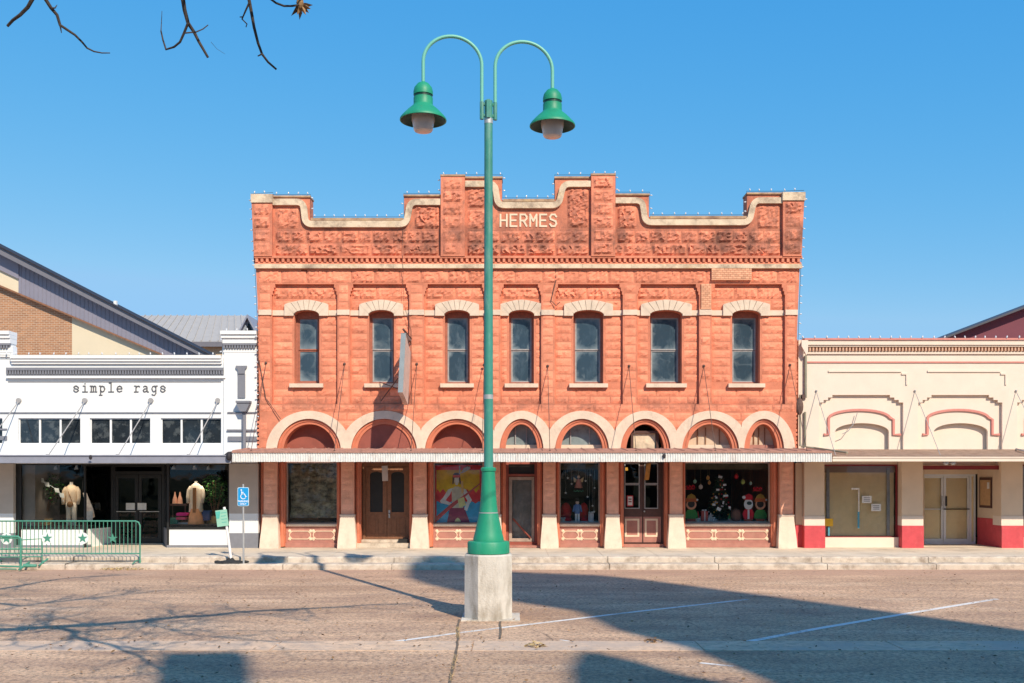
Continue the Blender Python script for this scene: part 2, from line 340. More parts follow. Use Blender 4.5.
# ================================================================ ground
def ground():
    m = bpy.data.materials.new('worn_asphalt'); m.use_nodes = True; t = m.node_tree; L = t.links.new
    b = t.nodes['Principled BSDF']; b.inputs['Roughness'].default_value = .92; b.inputs['Specular IOR Level'].default_value = .25
    geo = N(t, 'NewGeometry'); pos = geo.outputs['Position']
    def noise(sc, sx=1, det=6, ro=.6):
        mp = N(t, 'Mapping'); mp.inputs['Scale'].default_value = (sx, 1, 1); mp.inputs['Location'].default_value = (R.uniform(0, 40), R.uniform(0, 40), 0); L(pos, mp.inputs[0])
        n = N(t, 'TexNoise'); n.inputs['Scale'].default_value = sc; n.inputs['Detail'].default_value = det; n.inputs['Roughness'].default_value = ro; L(mp.outputs[0], n.inputs['Vector']); return n.outputs['Fac']
    def rng(o, a, c, lo=0, hi=1):
        r = N(t, 'MapRange'); r.inputs[1].default_value = a; r.inputs[2].default_value = c; r.inputs[3].default_value = lo; r.inputs[4].default_value = hi; L(o, r.inputs[0]); return r.outputs[0]
    def mix(f, a, c):
        x = N(t, 'Mix', data_type='RGBA')
        if isinstance(f, float): x.inputs[0].default_value = f
        else: L(f, x.inputs[0])
        for k, v in ((6, a), (7, c)):
            if isinstance(v, tuple): x.inputs[k].default_value = (*v, 1)
            else: L(v, x.inputs[k])
        return x.outputs[2]
    def mul(a, c):
        x = N(t, 'Math', operation='MULTIPLY'); L(a, x.inputs[0]); L(c, x.inputs[1]); return x.outputs[0]
    c = mix(rng(noise(.35, .5), .35, .65), (.50, .31, .185), (.86, .57, .36))
    c = mix(rng(noise(1.6, .35, 8, .7), .42, .72, 0, .9), c, (.36, .225, .16))
    c = mix(rng(noise(1.0, .25, 8, .7), .52, .72, 0, .7), c, (.92, .66, .44))
    c = mix(rng(noise(14, 1, 4, .8), .43, .70, 0, 1), c, (.12, .085, .075))
    c = mix(rng(noise(30, 1, 3, .8), .55, .75, 0, .6), c, (.78, .68, .58))
    sep = N(t, 'SeparateXYZ'); L(pos, sep.inputs[0])
    # reddish gutter close to the kerb, pale worn strip across the parking row
    k = mul(rng(sep.outputs[1], 23.6, 26.2), rng(noise(.8, .3), .3, .6))
    c = mix(k, c, (.50, .31, .22))
    vo = N(t, 'TexVoronoi', feature='DISTANCE_TO_EDGE'); vo.inputs['Scale'].default_value = .33; vo.inputs['Randomness'].default_value = 1
    mp = N(t, 'Mapping'); L(pos, mp.inputs[0]); wob = N(t, 'TexNoise'); wob.inputs['Scale'].default_value = 1.2; wob.inputs['Detail'].default_value = 6; L(pos, wob.inputs['Vector'])
    va = N(t, 'MixRGB'); va.inputs[0].default_value = .12; L(pos, va.inputs[1]); L(wob.outputs['Color'], va.inputs[2]); 
    va.blend_type = 'ADD'; va.inputs[0].default_value = .9; L(va.outputs[0], vo.inputs['Vector'])
    ck = rng(vo.outputs['Distance'], 0, .008, .75, 0)
    ckm = mul(ck, rng(noise(.4), .45, .6))
    c = mix(ckm, c, (.10, .07, .055))
    L(c, b.inputs['Base Color'])
    bp = N(t, 'Bump'); bp.inputs['Strength'].default_value = .5; bp.inputs['Distance'].default_value = .02; L(noise(22, 1, 6, .8), bp.inputs['Height']); L(bp.outputs[0], b.inputs['Normal'])
    return m
M['road'] = ground()
M['strip'] = mat('pale_concrete_strip', (.72, .50, .335), .9, .15, 3, .3, 40, stains=[((.25, .19, .15), 6, .48, .68, .7, None, 0), ((.5, .39, .31), .8, .42, .6, .85, None, 0)])
def paint_mat():
    m = mat('worn_road_paint', (.85, .83, .78), .8, .1, 8, .2, 40)
    t = m.node_tree; L = t.links.new; b = t.nodes['Principled BSDF']
    geo = N(t, 'NewGeometry'); n = N(t, 'TexNoise'); n.inputs['Scale'].default_value = 9; n.inputs['Detail'].default_value = 8; n.inputs['Roughness'].default_value = .8; L(geo.outputs['Position'], n.inputs['Vector'])
    n2 = N(t, 'TexNoise'); n2.inputs['Scale'].default_value = 1.1; L(geo.outputs['Position'], n2.inputs['Vector'])
    a = N(t, 'Math', operation='ADD'); L(n.outputs['Fac'], a.inputs[0]); L(n2.outputs['Fac'], a.inputs[1])
    r = N(t, 'MapRange'); r.inputs[1].default_value = .70; r.inputs[2].default_value = .98; r.inputs[4].default_value = .85; L(a.outputs[0], r.inputs[0]); L(r.outputs[0], b.inputs['Alpha'])
    return m
M['paint'] = paint_mat()
M['side'] = mat('pavement_concrete', (.68, .58, .46), .9, .12, 1.2, .25, 40, stains=[((.33, .27, .22), 1.6, .5, .7, .6, None, 0), ((.66, .6, .52), .8, .5, .7, .6, None, 0)])
M['kerb'] = mat('kerb_concrete', (.60, .50, .40), .9, .16, 2.5, .3, 30, stains=[((.26, .19, .14), 3, .47, .66, .8, None, 0), ((.7, .62, .5), 1.4, .5, .7, .5, None, 0)])
g = G(); s = 1500
g.add([(-s, -s, 0), (s, -s, 0), (s, s, 0), (-s, s, 0)], [(0, 1, 2, 3)]); g.build('road', M['road'], kind='structure', loc=(0, 0, 0))
# pavement in slabs, with a lower step along the kerb
g = G(); x = -26.
while x < 26:
    g.box(x+.006, x+1.494, 27.32, 28.8, -.1, .30); g.box(x+.006, x+1.494, 28.812, 31.95, -.1, .30); x += 1.5
g.box(-26, 26, 27.33, 31.94, -.1, .292); g.build('pavement', M['side'], kind='structure')
g = G(); x = -26.4
while x < 26:
    W = 2.9; jz = R.uniform(-.006, .006)
    for (ya, yb, zz) in ((26.62, 27.13, .15), (27.13, 27.32, .302)):
        n = 24; vv = []
        prof = [(ya, -.1), (ya, zz-.035), (ya+.012, zz-.012), (ya+.035, zz), (yb, zz)]
        for i in range(n+1):
            for (yy, z_) in prof: vv.append((x+.008+(W-.016)*i/n, yy+R.uniform(-.006, .006), z_+jz+(R.uniform(-.008, .004) if z_ > 0 else 0)))
        k = len(prof); g.add(vv, [(i*k+j, (i+1)*k+j, (i+1)*k+j+1, i*k+j+1) for i in range(n) for j in range(k-1)])
    x += W
g.build('kerb', M['kerb'], kind='structure')
def gp(px, py): Y = CH*1000/(py-HY); return Vector(((px-512)*Y/1000, Y, 0))
def line(pts, w, z=.004):
    g = G(); P = [gp(*p) for p in pts]
    for a, b_ in zip(P, P[1:]):
        n = Vector((-(b_-a).y, (b_-a).x, 0)).normalized()*w/2
        g.add([(p.x, p.y, z) for p in (a-n, b_-n, b_+n, a+n)], [(0, 1, 2, 3)])
    return g
g = G()
for pts, w in (([(31, 645.8), (200, 646), (385, 643), (467, 632), (634, 612), (748, 599.5)], .11), ([(741, 643), (816, 629), (899, 615), (997, 599)], .13),
            ([(700, 663), (733, 666.5)], .09), ([(560, 640), (610, 647)], .05)):
    q = line(pts, w); g.add(q.v, q.f)
g.build('road_marking', M['paint'], kind='structure')
g = G(); Y1 = CH*1000/(651-HY); Y2 = CH*1000/(641.5-HY); x = -24
while x < 24:
    W = R.uniform(2.6, 3.4); g.box(x, x+W-.02, Y1, Y2, -.1, .008); x += W
g.build('gutter_strip', M['strip'], kind='structure')
g = G(); g.add([(-400, -400, .02), (400, -400, .02), (400, 1.5, .02), (-400, 1.5, .02)], [(0, 1, 2, 3)]); g.build('reflection_lawn', mat('dark_reflection_grass', (.06, .065, .025), .95, .3, 3, .3), kind='structure')  # unseen grass, added to keep reflections in the shop glass dark
# cracks with dry grass in the road
M['crack'] = mat('crack_filler', (.16, .12, .085), .95, .4, 12, .3)
g = G()
for pts in ([(459.5, 620), (457.6, 630), (458.2, 639), (456, 652), (454.5, 661), (452, 672), (450, 683), (447, 700)], [(500, 622), (500.5, 634), (500, 641)]):
    P = []
    for a, b_ in zip(pts, pts[1:]):
        for k in range(4): P.append((a[0]+(b_[0]-a[0])*k/4+R.uniform(-.5, .5), a[1]+(b_[1]-a[1])*k/4))
    q = line(P, .035, .016); g.add(q.v, q.f)
g.build('road_crack', M['crack'], kind='structure')
M['leaf'] = mat('dry_leaf', (.26, .15, .07), .8, .4, 9, 0, blk=.6)
M['straw'] = mat('dry_straw', (.46, .33, .16), .8, .3, 9, 0, blk=.4)
g = G()
for i in range(5200):
    Y = 11.5+14.9*R.random()**1.1; X = R.uniform(-.56, .56)*Y*1.1; a = R.uniform(0, 6.28); s = R.choice((.007, .010, .014, .03))*R.uniform(.7, 1.3)
    u = Vector((math.cos(a), math.sin(a), R.uniform(-.2, .5)))*s; v = Vector((-math.sin(a), math.cos(a), R.uniform(-.2, .6)))*s*.55
    c = Vector((X, Y, .018+abs(u.z)+abs(v.z)))
    g.add([c-u, c-v, c+u, c+v], [(0, 1, 2, 3)], R.random())
g.build('fallen_leaves', M['leaf'], kind='stuff', label='small dry leaves and grit scattered over the road')
def leafpile(px, py, rx, ry, n, m, nm, lab, z=0):
    g = G(); c = gp(px, py)
    if z: Y = (CH-z)*1000/(py-HY); c = Vector(((px-512)*Y/1000, Y, z))
    for i in range(n):
        r = R.random()**.7; a = R.uniform(0, 6.28); s = R.uniform(.02, .06)
        p = c+Vector((rx*r*math.cos(a), ry*r*math.sin(a), .02+.09*(1-r)*R.random()))
        u = Vector((R.uniform(-1, 1), R.uniform(-1, 1), R.uniform(-.3, .6)))*s; v = Vector((R.uniform(-1, 1), R.uniform(-1, 1), R.uniform(0, .6)))*s*.5
        g.add([p-u, p-v, p+u, p+v], [(0, 1, 2, 3)], R.random())
    g.build(nm, m, kind='stuff', label=lab)
leafpile(127, 569.5, .75, .35, 420, M['straw'], 'straw_drift', 'drift of dry straw in the gutter by the barrier foot')
leafpile(535, 647, .16, .14, 70, M['straw'], 'leaf_pile', 'small clump of orange dry leaves right of the lamp base')
leafpile(653, 643, .16, .12, 30, M['leaf'], 'leaf_pile', 'scattered dry leaves at the edge of the broad shadow')
g = G()
for pts in ([(457.6, 628), (458, 639)], [(456, 655), (450, 683)]):
    for i in range(110):
        k = R.random(); p = gp(pts[0][0]+(pts[1][0]-pts[0][0])*k+R.uniform(-1.2, 1.2), pts[0][1]+(pts[1][1]-pts[0][1])*k)
        d = Vector((R.uniform(-.04, .04), R.uniform(-.04, .04), R.uniform(.015, .05))); q = Vector((.004, 0, 0))
        g.add([p-q, p+q, p+d], [(0, 1, 2)], R.random())
g.build('crack_grass', M['straw'], kind='stuff', label='dry grass growing in the road crack')

# ================================================================ brick building
YD = Y0-.13
YF = Y0-.12      # front of pilasters and parapet
bb = root('brick_building', 'two-storey orange-red stone building with stepped parapet lettered HERMES and arched shopfronts', 'building', (fx(527), Y0, .3))
ARC = [(309, 26), (384, 27), (457, 26), (521.5, 16), (582, 21), (645.5, 19), (710.5, 22.5), (764, 14)]
SP, TT = 451., 424.
def ell(cx, a, top, n=28, bot=SP, rev=False):
    P = [(cx-a*math.cos(math.pi*i/n), bot-(bot-top)*math.sin(math.pi*i/n)) for i in range(n+1)]
    return P[::-1] if rev else P
left = [(259, SP), (258.5, 340), (257.3, 300), (255.5, 264), (252.6, 204), (252, 194)]
top = [(273, 194), (273, 196), (310, 196), (310, 219), (404, 219), (404, 195), (441, 195), (441, 177), (502, 177), (502, 200), (555, 200), (555, 177), (591, 177), (591, 175.5),
       (615, 175.5), (615, 194), (649, 194), (649, 217), (747, 217), (747, 193), (782, 193), (782, 192), (804, 192), (803, 204), (800, 264), (798.5, 300), (797, 340), (796, SP)]
bot = []
for cx, a in ARC[::-1]: bot += ell(cx, a+6, 418.8, rev=True)
outline = left+top+bot
PAN = [(275, 334), (353, 406), (427.5, 482), (503.7, 538), (558, 619.6), (640.7, 696), (715, 782)]
WIN = [(306, 12.5), (381, 12.5), (457, 12.5), (521.5, 12.5), (588.7, 15), (666.6, 16), (747, 14)]
def panel(a, b, t=284, m=404):
    e = 1.2
    return [(a, t), (b, t), (b, t+3.5), (b+e, t+3.5), (b+e, t+7), (b+2*e, t+7), (b+2*e, t+10.5), (b+3.3, t+10.5), (b+3.3, m), (a-3.3, m), (a-3.3, t+10.5), (a-2*e, t+10.5), (a-2*e, t+7), (a-e, t+7), (a-e, t+3.5), (a, t+3.5)]
VENT = [(304, 271.5), (381, 271.5), (457, 271.5)]
wall = G()
wall.pplate(outline, [panel(*p) for p in PAN]+[[(x-3, y-2), (x+3, y-2), (x+3, y+2), (x-3, y+2)] for x, y in VENT], YF, Y0, .22)
def wopen(cx, hw, t0=314, t1=309.6, m=383.5):
    return [(cx-hw, m)]+[(cx-hw*math.cos(math.pi*i/12), t0-(t0-t1)*math.sin(math.pi*i/12)) for i in range(13)]+[(cx+hw, m)]
wall.pplate([(259.2, SP), (257, 300), (256, 262), (801, 262), (798, 300), (795.8, SP)]+bot, [wopen(*w_) for w_ in WIN], Y0+.001, Y0+.42, .22)
# parapet thickness is real: a second skin behind the stepped outline
wall.pplate([(252.5, 261.9)]+[(252.3, 194)]+top[:-2]+[(801, 261.9)], [], Y0+.002, Y0+.36)
# sides, roof and back of the building
xl, xr, zt = fx(259.2), fx(795.8), fz(262)
wall.box(xl, xl+.4, Y0+.42, Y0+24, 0, zt); wall.box(xr-.4, xr, Y0+.42, Y0+24, 0, zt); wall.box(xl, xr, Y0+24, Y0+24.4, 0, zt)
# ---- rock faced courses
C_ = wall.courses; q = YF
for (a, b) in ((273, 310), (310, 404), (404, 441), (465, 591), (615, 649), (649, 747), (747, 782)): pass
def row(a, b, t, m, w_, amp, y=YF): C_(a, b, t, m, y, 1, w_, amp)
row(275, 439, 230.5, 243, 17, .05); row(275, 439, 243.5, 256, 30, .06)
row(443, 463, 230.5, 243, 20, .05); row(443, 463, 243.5, 256, 20, .05)
row(467, 589, 230.5, 243, 18, .05); row(467, 589, 243.5, 256, 34, .06)
row(593, 613, 230.5, 243, 20, .05); row(617, 781, 230.5, 243, 17, .05); row(593, 781, 243.5, 256, 30, .06)
row(277, 299, 208, 229, 30, .06); row(313, 403, 229.5, 230, 99, 0)
row(414, 440, 206, 229, 30, .06); row(467, 489, 188, 208, 24, .06); row(467, 489, 209, 229, 24, .05)
row(567, 589, 188, 228, 24, .07); row(617, 637, 205, 229, 30, .06); row(757, 780, 205, 229, 30, .06); row(500, 560, 227.5, 230, 60, .02)
# piers on the parapet
for a, b, t in ((252.5, 273, 204), (441, 465, 178), (591, 615, 177), (782, 803, 202)):
    o1 = [(a, t-(0 if t > 190 else 1.3)), (b, t-(0 if t > 190 else 1.3)), (b, 257), (a+(2.4 if a < 260 else 0), 257)] if a < 700 else [(a, t), (b, t), (b-2.5, 257), (a, 257)]
    wall.pplate(o1, [], YF-.13, YF-.001)
    n = int((256-t)/13); h = (256-t)/n
    for i in range(n): row(a+1.8, b-1.8, t+h*i+.4, t+h*(i+1)-.4, 30, .045, YF-.13)
# band of little dentils
wall.pbox(255, 801.5, 256.3, 258.6, YF-.10, YF-.001)
x = 256.
while x < 800: wall.pbox(x, x+2.6, 258.6, 262.4, YF-.085, YF-.001, R.random()); x += 5.25
wall.pbox(255.3, 801, 262.4, 264.6, YF-.05, YF-.001)
C_(258, 799, 270, 283.2, YF, 1, 24, .035)
# vents
for x, y in VENT: pass
# pilasters: alternate blocks
PIL = [(258.5, 271.2), (337.8, 349.2), (409.8, 423.7), (485.8, 499.9), (541.8, 554.2), (623.4, 636.9), (699.8, 711.2), (785.8, 796.3)]
for a, b in PIL:
    y = 284.6; k = 0
    while y < 403: row(a+.6, b-.6, y, min(y+8.4, 404), 40, .012 if k % 2 else .022); y += 8.6; k += 1
# panels: lintel course, sides of windows, apron below sill
for (a, b), (cx, hw) in zip(PAN, WIN):
    row(a-2.5, b+2.5, 286.5, 298.5, 27, .05, Y0)
    for s0, s1 in ((a-2.8, cx-hw-1.5), (cx+hw+1.5, b+2.8)):
        C_(s0, s1, 316.5, 382, Y0, 8, 24, .022, off=False)
        row(s0, s1 if s1 < cx else s1, 299.5, 309, 14, .03, Y0)
    C_(a-2.8, b+2.8, 388.5, 403.5, Y0, 2, 22, .014)
# wall between panels and arches
for j, (t, m) in enumerate(((404.6, 412),)):
    C_(260, 795, t, m, YF, 1, 26, .02)
for (c0, a0), (c1, a1) in zip(ARC, ARC[1:]):
    xm = ((c0+a0)+(c1-a1))/2
    C_(xm-16, xm+16, 412.4, 420, YF, 1, 18, .014); C_(xm-9, xm+9, 420.4, 428, YF, 1, 18, .012)
for i in range(4): row(260.3, 267.5-(1.6*i*0), 413+9*i, 421+9*i, 20, .015) if i else None
wall.build('wall', M['brick'], bb)
# odd pale patch of new brick
g = G()
def bricks(a, b, t, m, y, bw=4.2, bh=2.1):
    yy = t; k = 0
    while yy+bh <= m+.01:
        xx = a-(bw/2 if k % 2 else 0)
        while xx < b: 
            p, q_ = max(a, xx)+.15, min(b, xx+bw)-.15
            if q_-p > .5: g.pbox(p, q_, yy+.15, yy+bh-.15, y-.012, y, R.random())
            xx += bw
        yy += bh; k += 1
bricks(711, 751, 268.9, 280.5, YF-.10)
g.pbox(711, 751, 268.9, 280.5, YF-.10, YF-.03)
bricks(701, 711.2, 284, 309, YF-.03); g.pbox(701, 711.2, 284, 309, YF-.03, YF-.014)
g.build('brick_patch', mat('salmon_new_brick', (.74, .38, .23), .85, .1, 5, .2, blk=.15), bb, label='patch of paler salmon new brick')
# corner fringe: broken edges of party-wall brick
g = G(); y = 302.
while y < 449:
    g.pbox(256.9+R.uniform(0, .9), 259.5, y, y+2.4, YF+.02, Y0+.3, R.random()); g.pbox(795.5, 797.8-R.uniform(0, .9), y, y+2.4, YF+.02, Y0+.3, R.random()); y += 4.1
g.build('edge_brick', M['brick'], bb)
# ---- cream mouldings
def smooth_path(pts, n=6):
    out = []
    for i, p in enumerate(pts):
        if i in (0, len(pts)-1): out.append(Vector(p)); continue
        a, b, c = Vector(pts[i-1]), Vector(p), Vector(pts[i+1]); r = min(6.5, (a-b).length/2, (c-b).length/2)
        s_ = b+(a-b).normalized()*r; e = b+(c-b).normalized()*r
        for k in range(n+1): t = k/n; out.append(s_*(1-t)**2+b*2*t*(1-t)+e*t*t)
    return out
def mould(g, pts, w_, y0, y1):
    P = smooth_path(pts); A = []; B = []
    for i, p in enumerate(P):
        d = (P[min(i+1, len(P)-1)]-P[max(i-1, 0)]); d = Vector((d.x, d.y)).normalized(); n = Vector((-d.y, d.x))*w_/2
        A.append(tuple(p+n)); B.append(tuple(p-n))
    g.pband(B, A, y0, y1)
g = G(); mould(g, [(273.3, 202.5), (303.5, 202.5), (306, 224.6), (406.5, 224.6), (410.5, 202.5), (440.7, 202.5)], 6.2, YF-.10, YF-.001)
g.build('parapet_moulding', M['cream_dirty'], bb); g = G()
mould(g, [(465.3, 184.5), (495, 184.5), (498, 205.7), (558.5, 205.7), (563.5, 184.5), (590.7, 184.5)], 6, YF-.10, YF-.001)
g.build('parapet_moulding', M['cream_dirty'], bb); g = G()
mould(g, [(615.3, 201), (642, 201), (645, 222.8), (749, 222.8), (753.5, 201), (781.7, 201)], 5.8, YF-.10, YF-.001)
g.build('parapet_moulding', M['cream_dirty'], bb)
for a_ in ((252, 273.6, 195.4, 203.8), (781.4, 804, 193.4, 201.6)): g = G(); g.pbox(*a_, YF-.17, Y0+.37); g.build('pier_cap', M['cream_dirty'], bb)
M['cop'] = mat('stained_ochre_coping', (.46, .30, .19), .9, .25, 5, .3, stains=[((.2, .11, .08), 3, .45, .65, .8, None, 0), ((.62, .42, .2), 2, .5, .65, .6, None, 0)])
for a, b, y in ((311, 403.5, 219), (503, 554.5, 200), (650, 746.5, 217)):
    g = G(); x = a
    while x < b: q_ = min(b, x+R.uniform(9, 16)); g.pbox(x+.03, q_-.03, y-.8, y+1.8, YF-.05, Y0+.39); x = q_
    g.build('coping', M['cop'], bb)
for a, b, y in ((273.7, 310.6, 196), (403.5, 440.9, 195), (465, 502.6, 177), (554.4, 591, 177), (615, 649.5, 194), (746.5, 781.3, 193), (440.6, 465.4, 176), (590.6, 615.4, 175)):
    g = G(); g.pbox(a, b, y-.3, y+1.5, YF-(.15 if b-a < 26 and y < 180 else .05), Y0+.39); g.build('coping', M['cop'], bb)
g = G(); x = 255.2
while x < 801: q_ = min(801.3, x+R.uniform(38, 60)); g.pbox(x, q_-.15, 264.7, 268.8, YF-.12, YF-.001); x = q_
g.build('string_course', M['cream_dirty'], bb)
# belt between window heads and hoods
g = G()
def belt(a, b, y): g.pbox(a, b, 309.8, 315, y, y+.044)
prev = 258.7
for (pa, pb), (cx, hw) in zip(PAN, WIN):
    belt(prev, pa-3.3, YF-.045); belt(pa-3.3+.05, cx-hw-9.6, Y0-.045); belt(cx+hw+9.6, pb+3.3-.05, Y0-.045); prev = pb+3.3
belt(prev, 797.6, YF-.045)
g.build('belt_course', M['cream'], bb)
for (cx, hw) in WIN:
    g = G(); n = 7; W1 = hw+9.5
    def inner(u): return (cx+hw*u, 314-(314-309.6)*math.sqrt(max(0, 1-u*u)) if abs(u) < 1 else 314)
    def outer(u): return (cx+W1*u, 299.4+4.6*abs(u)**1.6)
    for i in range(n):
        u0 = -1+2*i/n; u1 = -1+2*(i+1)/n; A = []; B = []
        for k in range(4):
            u = u0+(u1-u0)*(k/3)*.93+.012; ui = max(-1, min(1, u)); A.append(outer(u)); B.append(inner(ui))
        g.pband(B, A, Y0-.10, Y0-.001)
    g.pplate([(cx-W1, 304.2), (cx-hw-.3, 309), (cx-hw-.3, 315.4), (cx-W1, 315.4)], [], Y0-.094, Y0-.001)
    g.pplate([(cx+W1, 304.2), (cx+hw+.3, 309), (cx+hw+.3, 315.4), (cx+W1, 315.4)], [], Y0-.094, Y0-.001)
    g.build('window_hood', M['cream'], bb)
# cream rings of the lower arches
for i, (cx, a) in enumerate(ARC):
    lo = -1e9 if i == 0 else (ARC[i-1][0]+ARC[i-1][1]+cx-a)/2; hi = 1e9 if i == 7 else (cx+a+ARC[i+1][0]-ARC[i+1][1])/2
    A = ell(cx, a+6, 418.8, 36); B = [(min(max(p[0], lo), hi), p[1]) for p in ell(cx, a+17, 410.8, 36)]
    g = G(); g.pband(A, B, YF-.035, YF-.001); g.build('arch_ring', M['cream'], bb)
    g = G(); A = ell(cx, a, TT, 36); B = ell(cx, a+6, 418.8, 36); g.pband(A, B, YF+.06, Y0+.5)
    A2 = ell(cx, a+3, 421.3, 36); B2 = ell(cx, a+5.6, 419.2, 36); g.pband(A2, B2, YF+.03, YF+.059)
    g.build('arch_lining', M['trim_red'], bb)
# ---- arch fillings
def semi(cx, a, t, y0, y1, m, nm, b=SP, lab=None, hole=None):
    g = G(); g.pplate(ell(cx, a, t, bot=b), hole or [], y0, y1); return g.build(nm, m, bb, label=lab)
semi(309, 26, TT, Y0+.34, Y0+.38, M['maroon'], 'arch_board'); semi(384, 27, TT, YF+.10, YF+.14, M['maroon'], 'arch_board'); semi(457, 26, TT, Y0+.34, Y0+.38, M['maroon'], 'arch_board')
M['tint'] = mat('grey_green_pane', (.24, .29, .30), .1, .3, 2, 0, spec=.8, stains=[((.10, .13, .14), 1.5, .5, .6, .8, None, 0)])
for cx, a, xs in ((521.5, 16, (515, 526)), (582, 21, (571, 590))):
    f = semi(cx, a, TT, Y0+.34, Y0+.36, M['tint'], 'fanlight')
    g = G(); g.pbox(cx-a, cx+a, 444.5, 450.5, Y0+.24, Y0+.33); g.build('sill', M['cream'], f)
    g = G()
    for x in xs: g.pbox(x, x+1, 427, 444, Y0+.29, Y0+.335)
    g.build('glazing_bar', M['sash_grey'], f)
f = semi(645.5, 19, TT, Y0+.50, Y0+.52, M['dark'], 'fanlight')
g = G(); g.pplate([(634, 432), (657, 432), (657, 450), (634, 450)], [], Y0+.2, Y0+.45); g.build('ventilator_box', M['cream_dirty'], f)
g = G(); g.pplate([(632, 430.5), (660, 430.5), (660, 450.8), (632, 450.8)], [[(634.5, 433), (657.5, 433), (657.5, 449), (634.5, 449)]], Y0+.12, Y0+.196); g.build('frame', M['wood_dk'], f)
M['blind'] = mat('cream_blind', (.60, .46, .34), .9, .08, 4, .05, stains=[((.35, .2, .12), 3, .5, .7, .5, None, 0)])
for cx, a, xs in ((710.5, 22.5, (700, 708, 722)), (764, 14, (757, 762, 768))):
    f = semi(cx, a, TT, Y0+.34, Y0+.36, M['blind'], 'fanlight')
    g = G(); g.pbox(cx-a, cx+a, 444.5, 450.5, Y0+.24, Y0+.33); g.build('sill', M['bulkhead'] if cx > 740 else M['cream'], f)
    g = G()
    for x in xs: g.pbox(x, x+.8, 427, 444, Y0+.30, Y0+.335)
    g.build('glazing_bar', M['wood'], f)
# ---- upper windows
for i, (cx, hw) in enumerate(WIN):
    yb = Y0+.26
    g = G(); fr = wopen(cx, hw, 314, 309.8, 383.4)
    g.pplate(fr, [[(cx-hw+2.2, 381), (cx-hw+2.2, 316), (cx+hw-2.2, 316), (cx+hw-2.2, 381)]], yb, yb+.08)
    wn = g.build('window', M['sash'], bb)
    g = G(); c0, c1 = cx-hw+2.2, cx+hw-2.2
    for (t, m, yy) in ((316, 348.6, yb+.02), (348.8, 381, yb+.045)):
        g.pplate([(c0, t), (c1, t), (c1, m), (c0, m)], [[(c0+1.4, t+1.2), (c1-1.4, t+1.2), (c1-1.4, m-1.3), (c0+1.4, m-1.3)]], yy, yy+.03)
    g.build('sash', M['sash_grey'] if i else M['sash'], wn)
    for (t, m, yy) in ((316.8, 347.6, yb+.035), (349.6, 380.1, yb+.06)):
        g = G(); n = 5; vv = []; P0, P1 = fx(c0+1), fx(c1-1); Q0, Q1 = fz(m), fz(t); tl = R.uniform(-.01, .01)
        for jz in range(n+1):
            for jx in range(n+1): vv.append((P0+(P1-P0)*jx/n, yy+R.uniform(-.0015, .0015)+tl*(jz/n), Q0+(Q1-Q0)*jz/n))
        g.add(vv, [(jz*(n+1)+jx, jz*(n+1)+jx+1, (jz+1)*(n+1)+jx+1, (jz+1)*(n+1)+jx) for jz in range(n) for jx in range(n)])
        uvpane(g.build('pane', M['pane'], wn, smooth=True))
    g = G(); g.pbox(cx-hw-4.3, cx+hw+4.3, 383.4, 387.3, Y0-.13, Y0+.25); g.build('sill', M['cream'], wn)
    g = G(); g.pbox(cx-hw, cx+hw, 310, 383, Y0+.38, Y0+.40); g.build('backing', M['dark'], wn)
# ---- lettering HERMES
def strokes(txt, glyph, x0, ybase, adv, w_, h_, th, y0, y1, conv=fx, convz=fz):
    g = G()
    for i, ch in enumerate(txt):
        for st in glyph.get(ch, []):
            for a, b in zip(st, st[1:]):
                ax, az = x0+adv*i+a[0]*w_, ybase-a[1]*h_; bx, bz = x0+adv*i+b[0]*w_, ybase-b[1]*h_
                d = Vector((bx-ax, bz-az)); L_ = d.length or 1e-6; d /= L_; n = Vector((-d.y, d.x))*th/2; e = d*th/2*.8
                P = [(ax-e.x-n.x, az-e.y-n.y), (bx+e.x-n.x, bz+e.y-n.y), (bx+e.x+n.x, bz+e.y+n.y), (ax-e.x+n.x, az-e.y+n.y)]
                k = .0007*(len(g.f) % 7)
                vv = [(conv(p[0]), y0-k, convz(p[1])) for p in P]+[(conv(p[0]), y1, convz(p[1])) for p in P]
                g.add(vv, [(0, 1, 2, 3), (0, 4, 5, 1), (1, 5, 6, 2), (2, 6, 7, 3), (3, 7, 4, 0)])
    return g
GL = {'H': [[(0, 0), (0, 1)], [(1, 0), (1, 1)], [(0, .5), (1, .5)]], 'E': [[(1, 0), (0, 0), (0, 1), (1, 1)], [(0, .5), (.85, .5)]],
      'R': [[(0, 0), (0, 1), (.75, 1), (1, .82), (1, .65), (.75, .48), (0, .48)], [(.5, .48), (1, 0)]], 'M': [[(0, 0), (0, 1), (.5, .45), (1, 1), (1, 0)]],
      'S': [[(1, .82), (.75, 1), (.25, 1), (0, .8), (.1, .6), (.9, .42), (1, .2), (.75, 0), (.25, 0), (0, .18)]]}
for i_, c_ in enumerate('HERMES'): strokes(c_, GL, 500.5+9.9*i_, 226.2, 9.9, 6.3, 11.6, 1.75, YF-.02, YF).build('letter', M['letter'], bb)
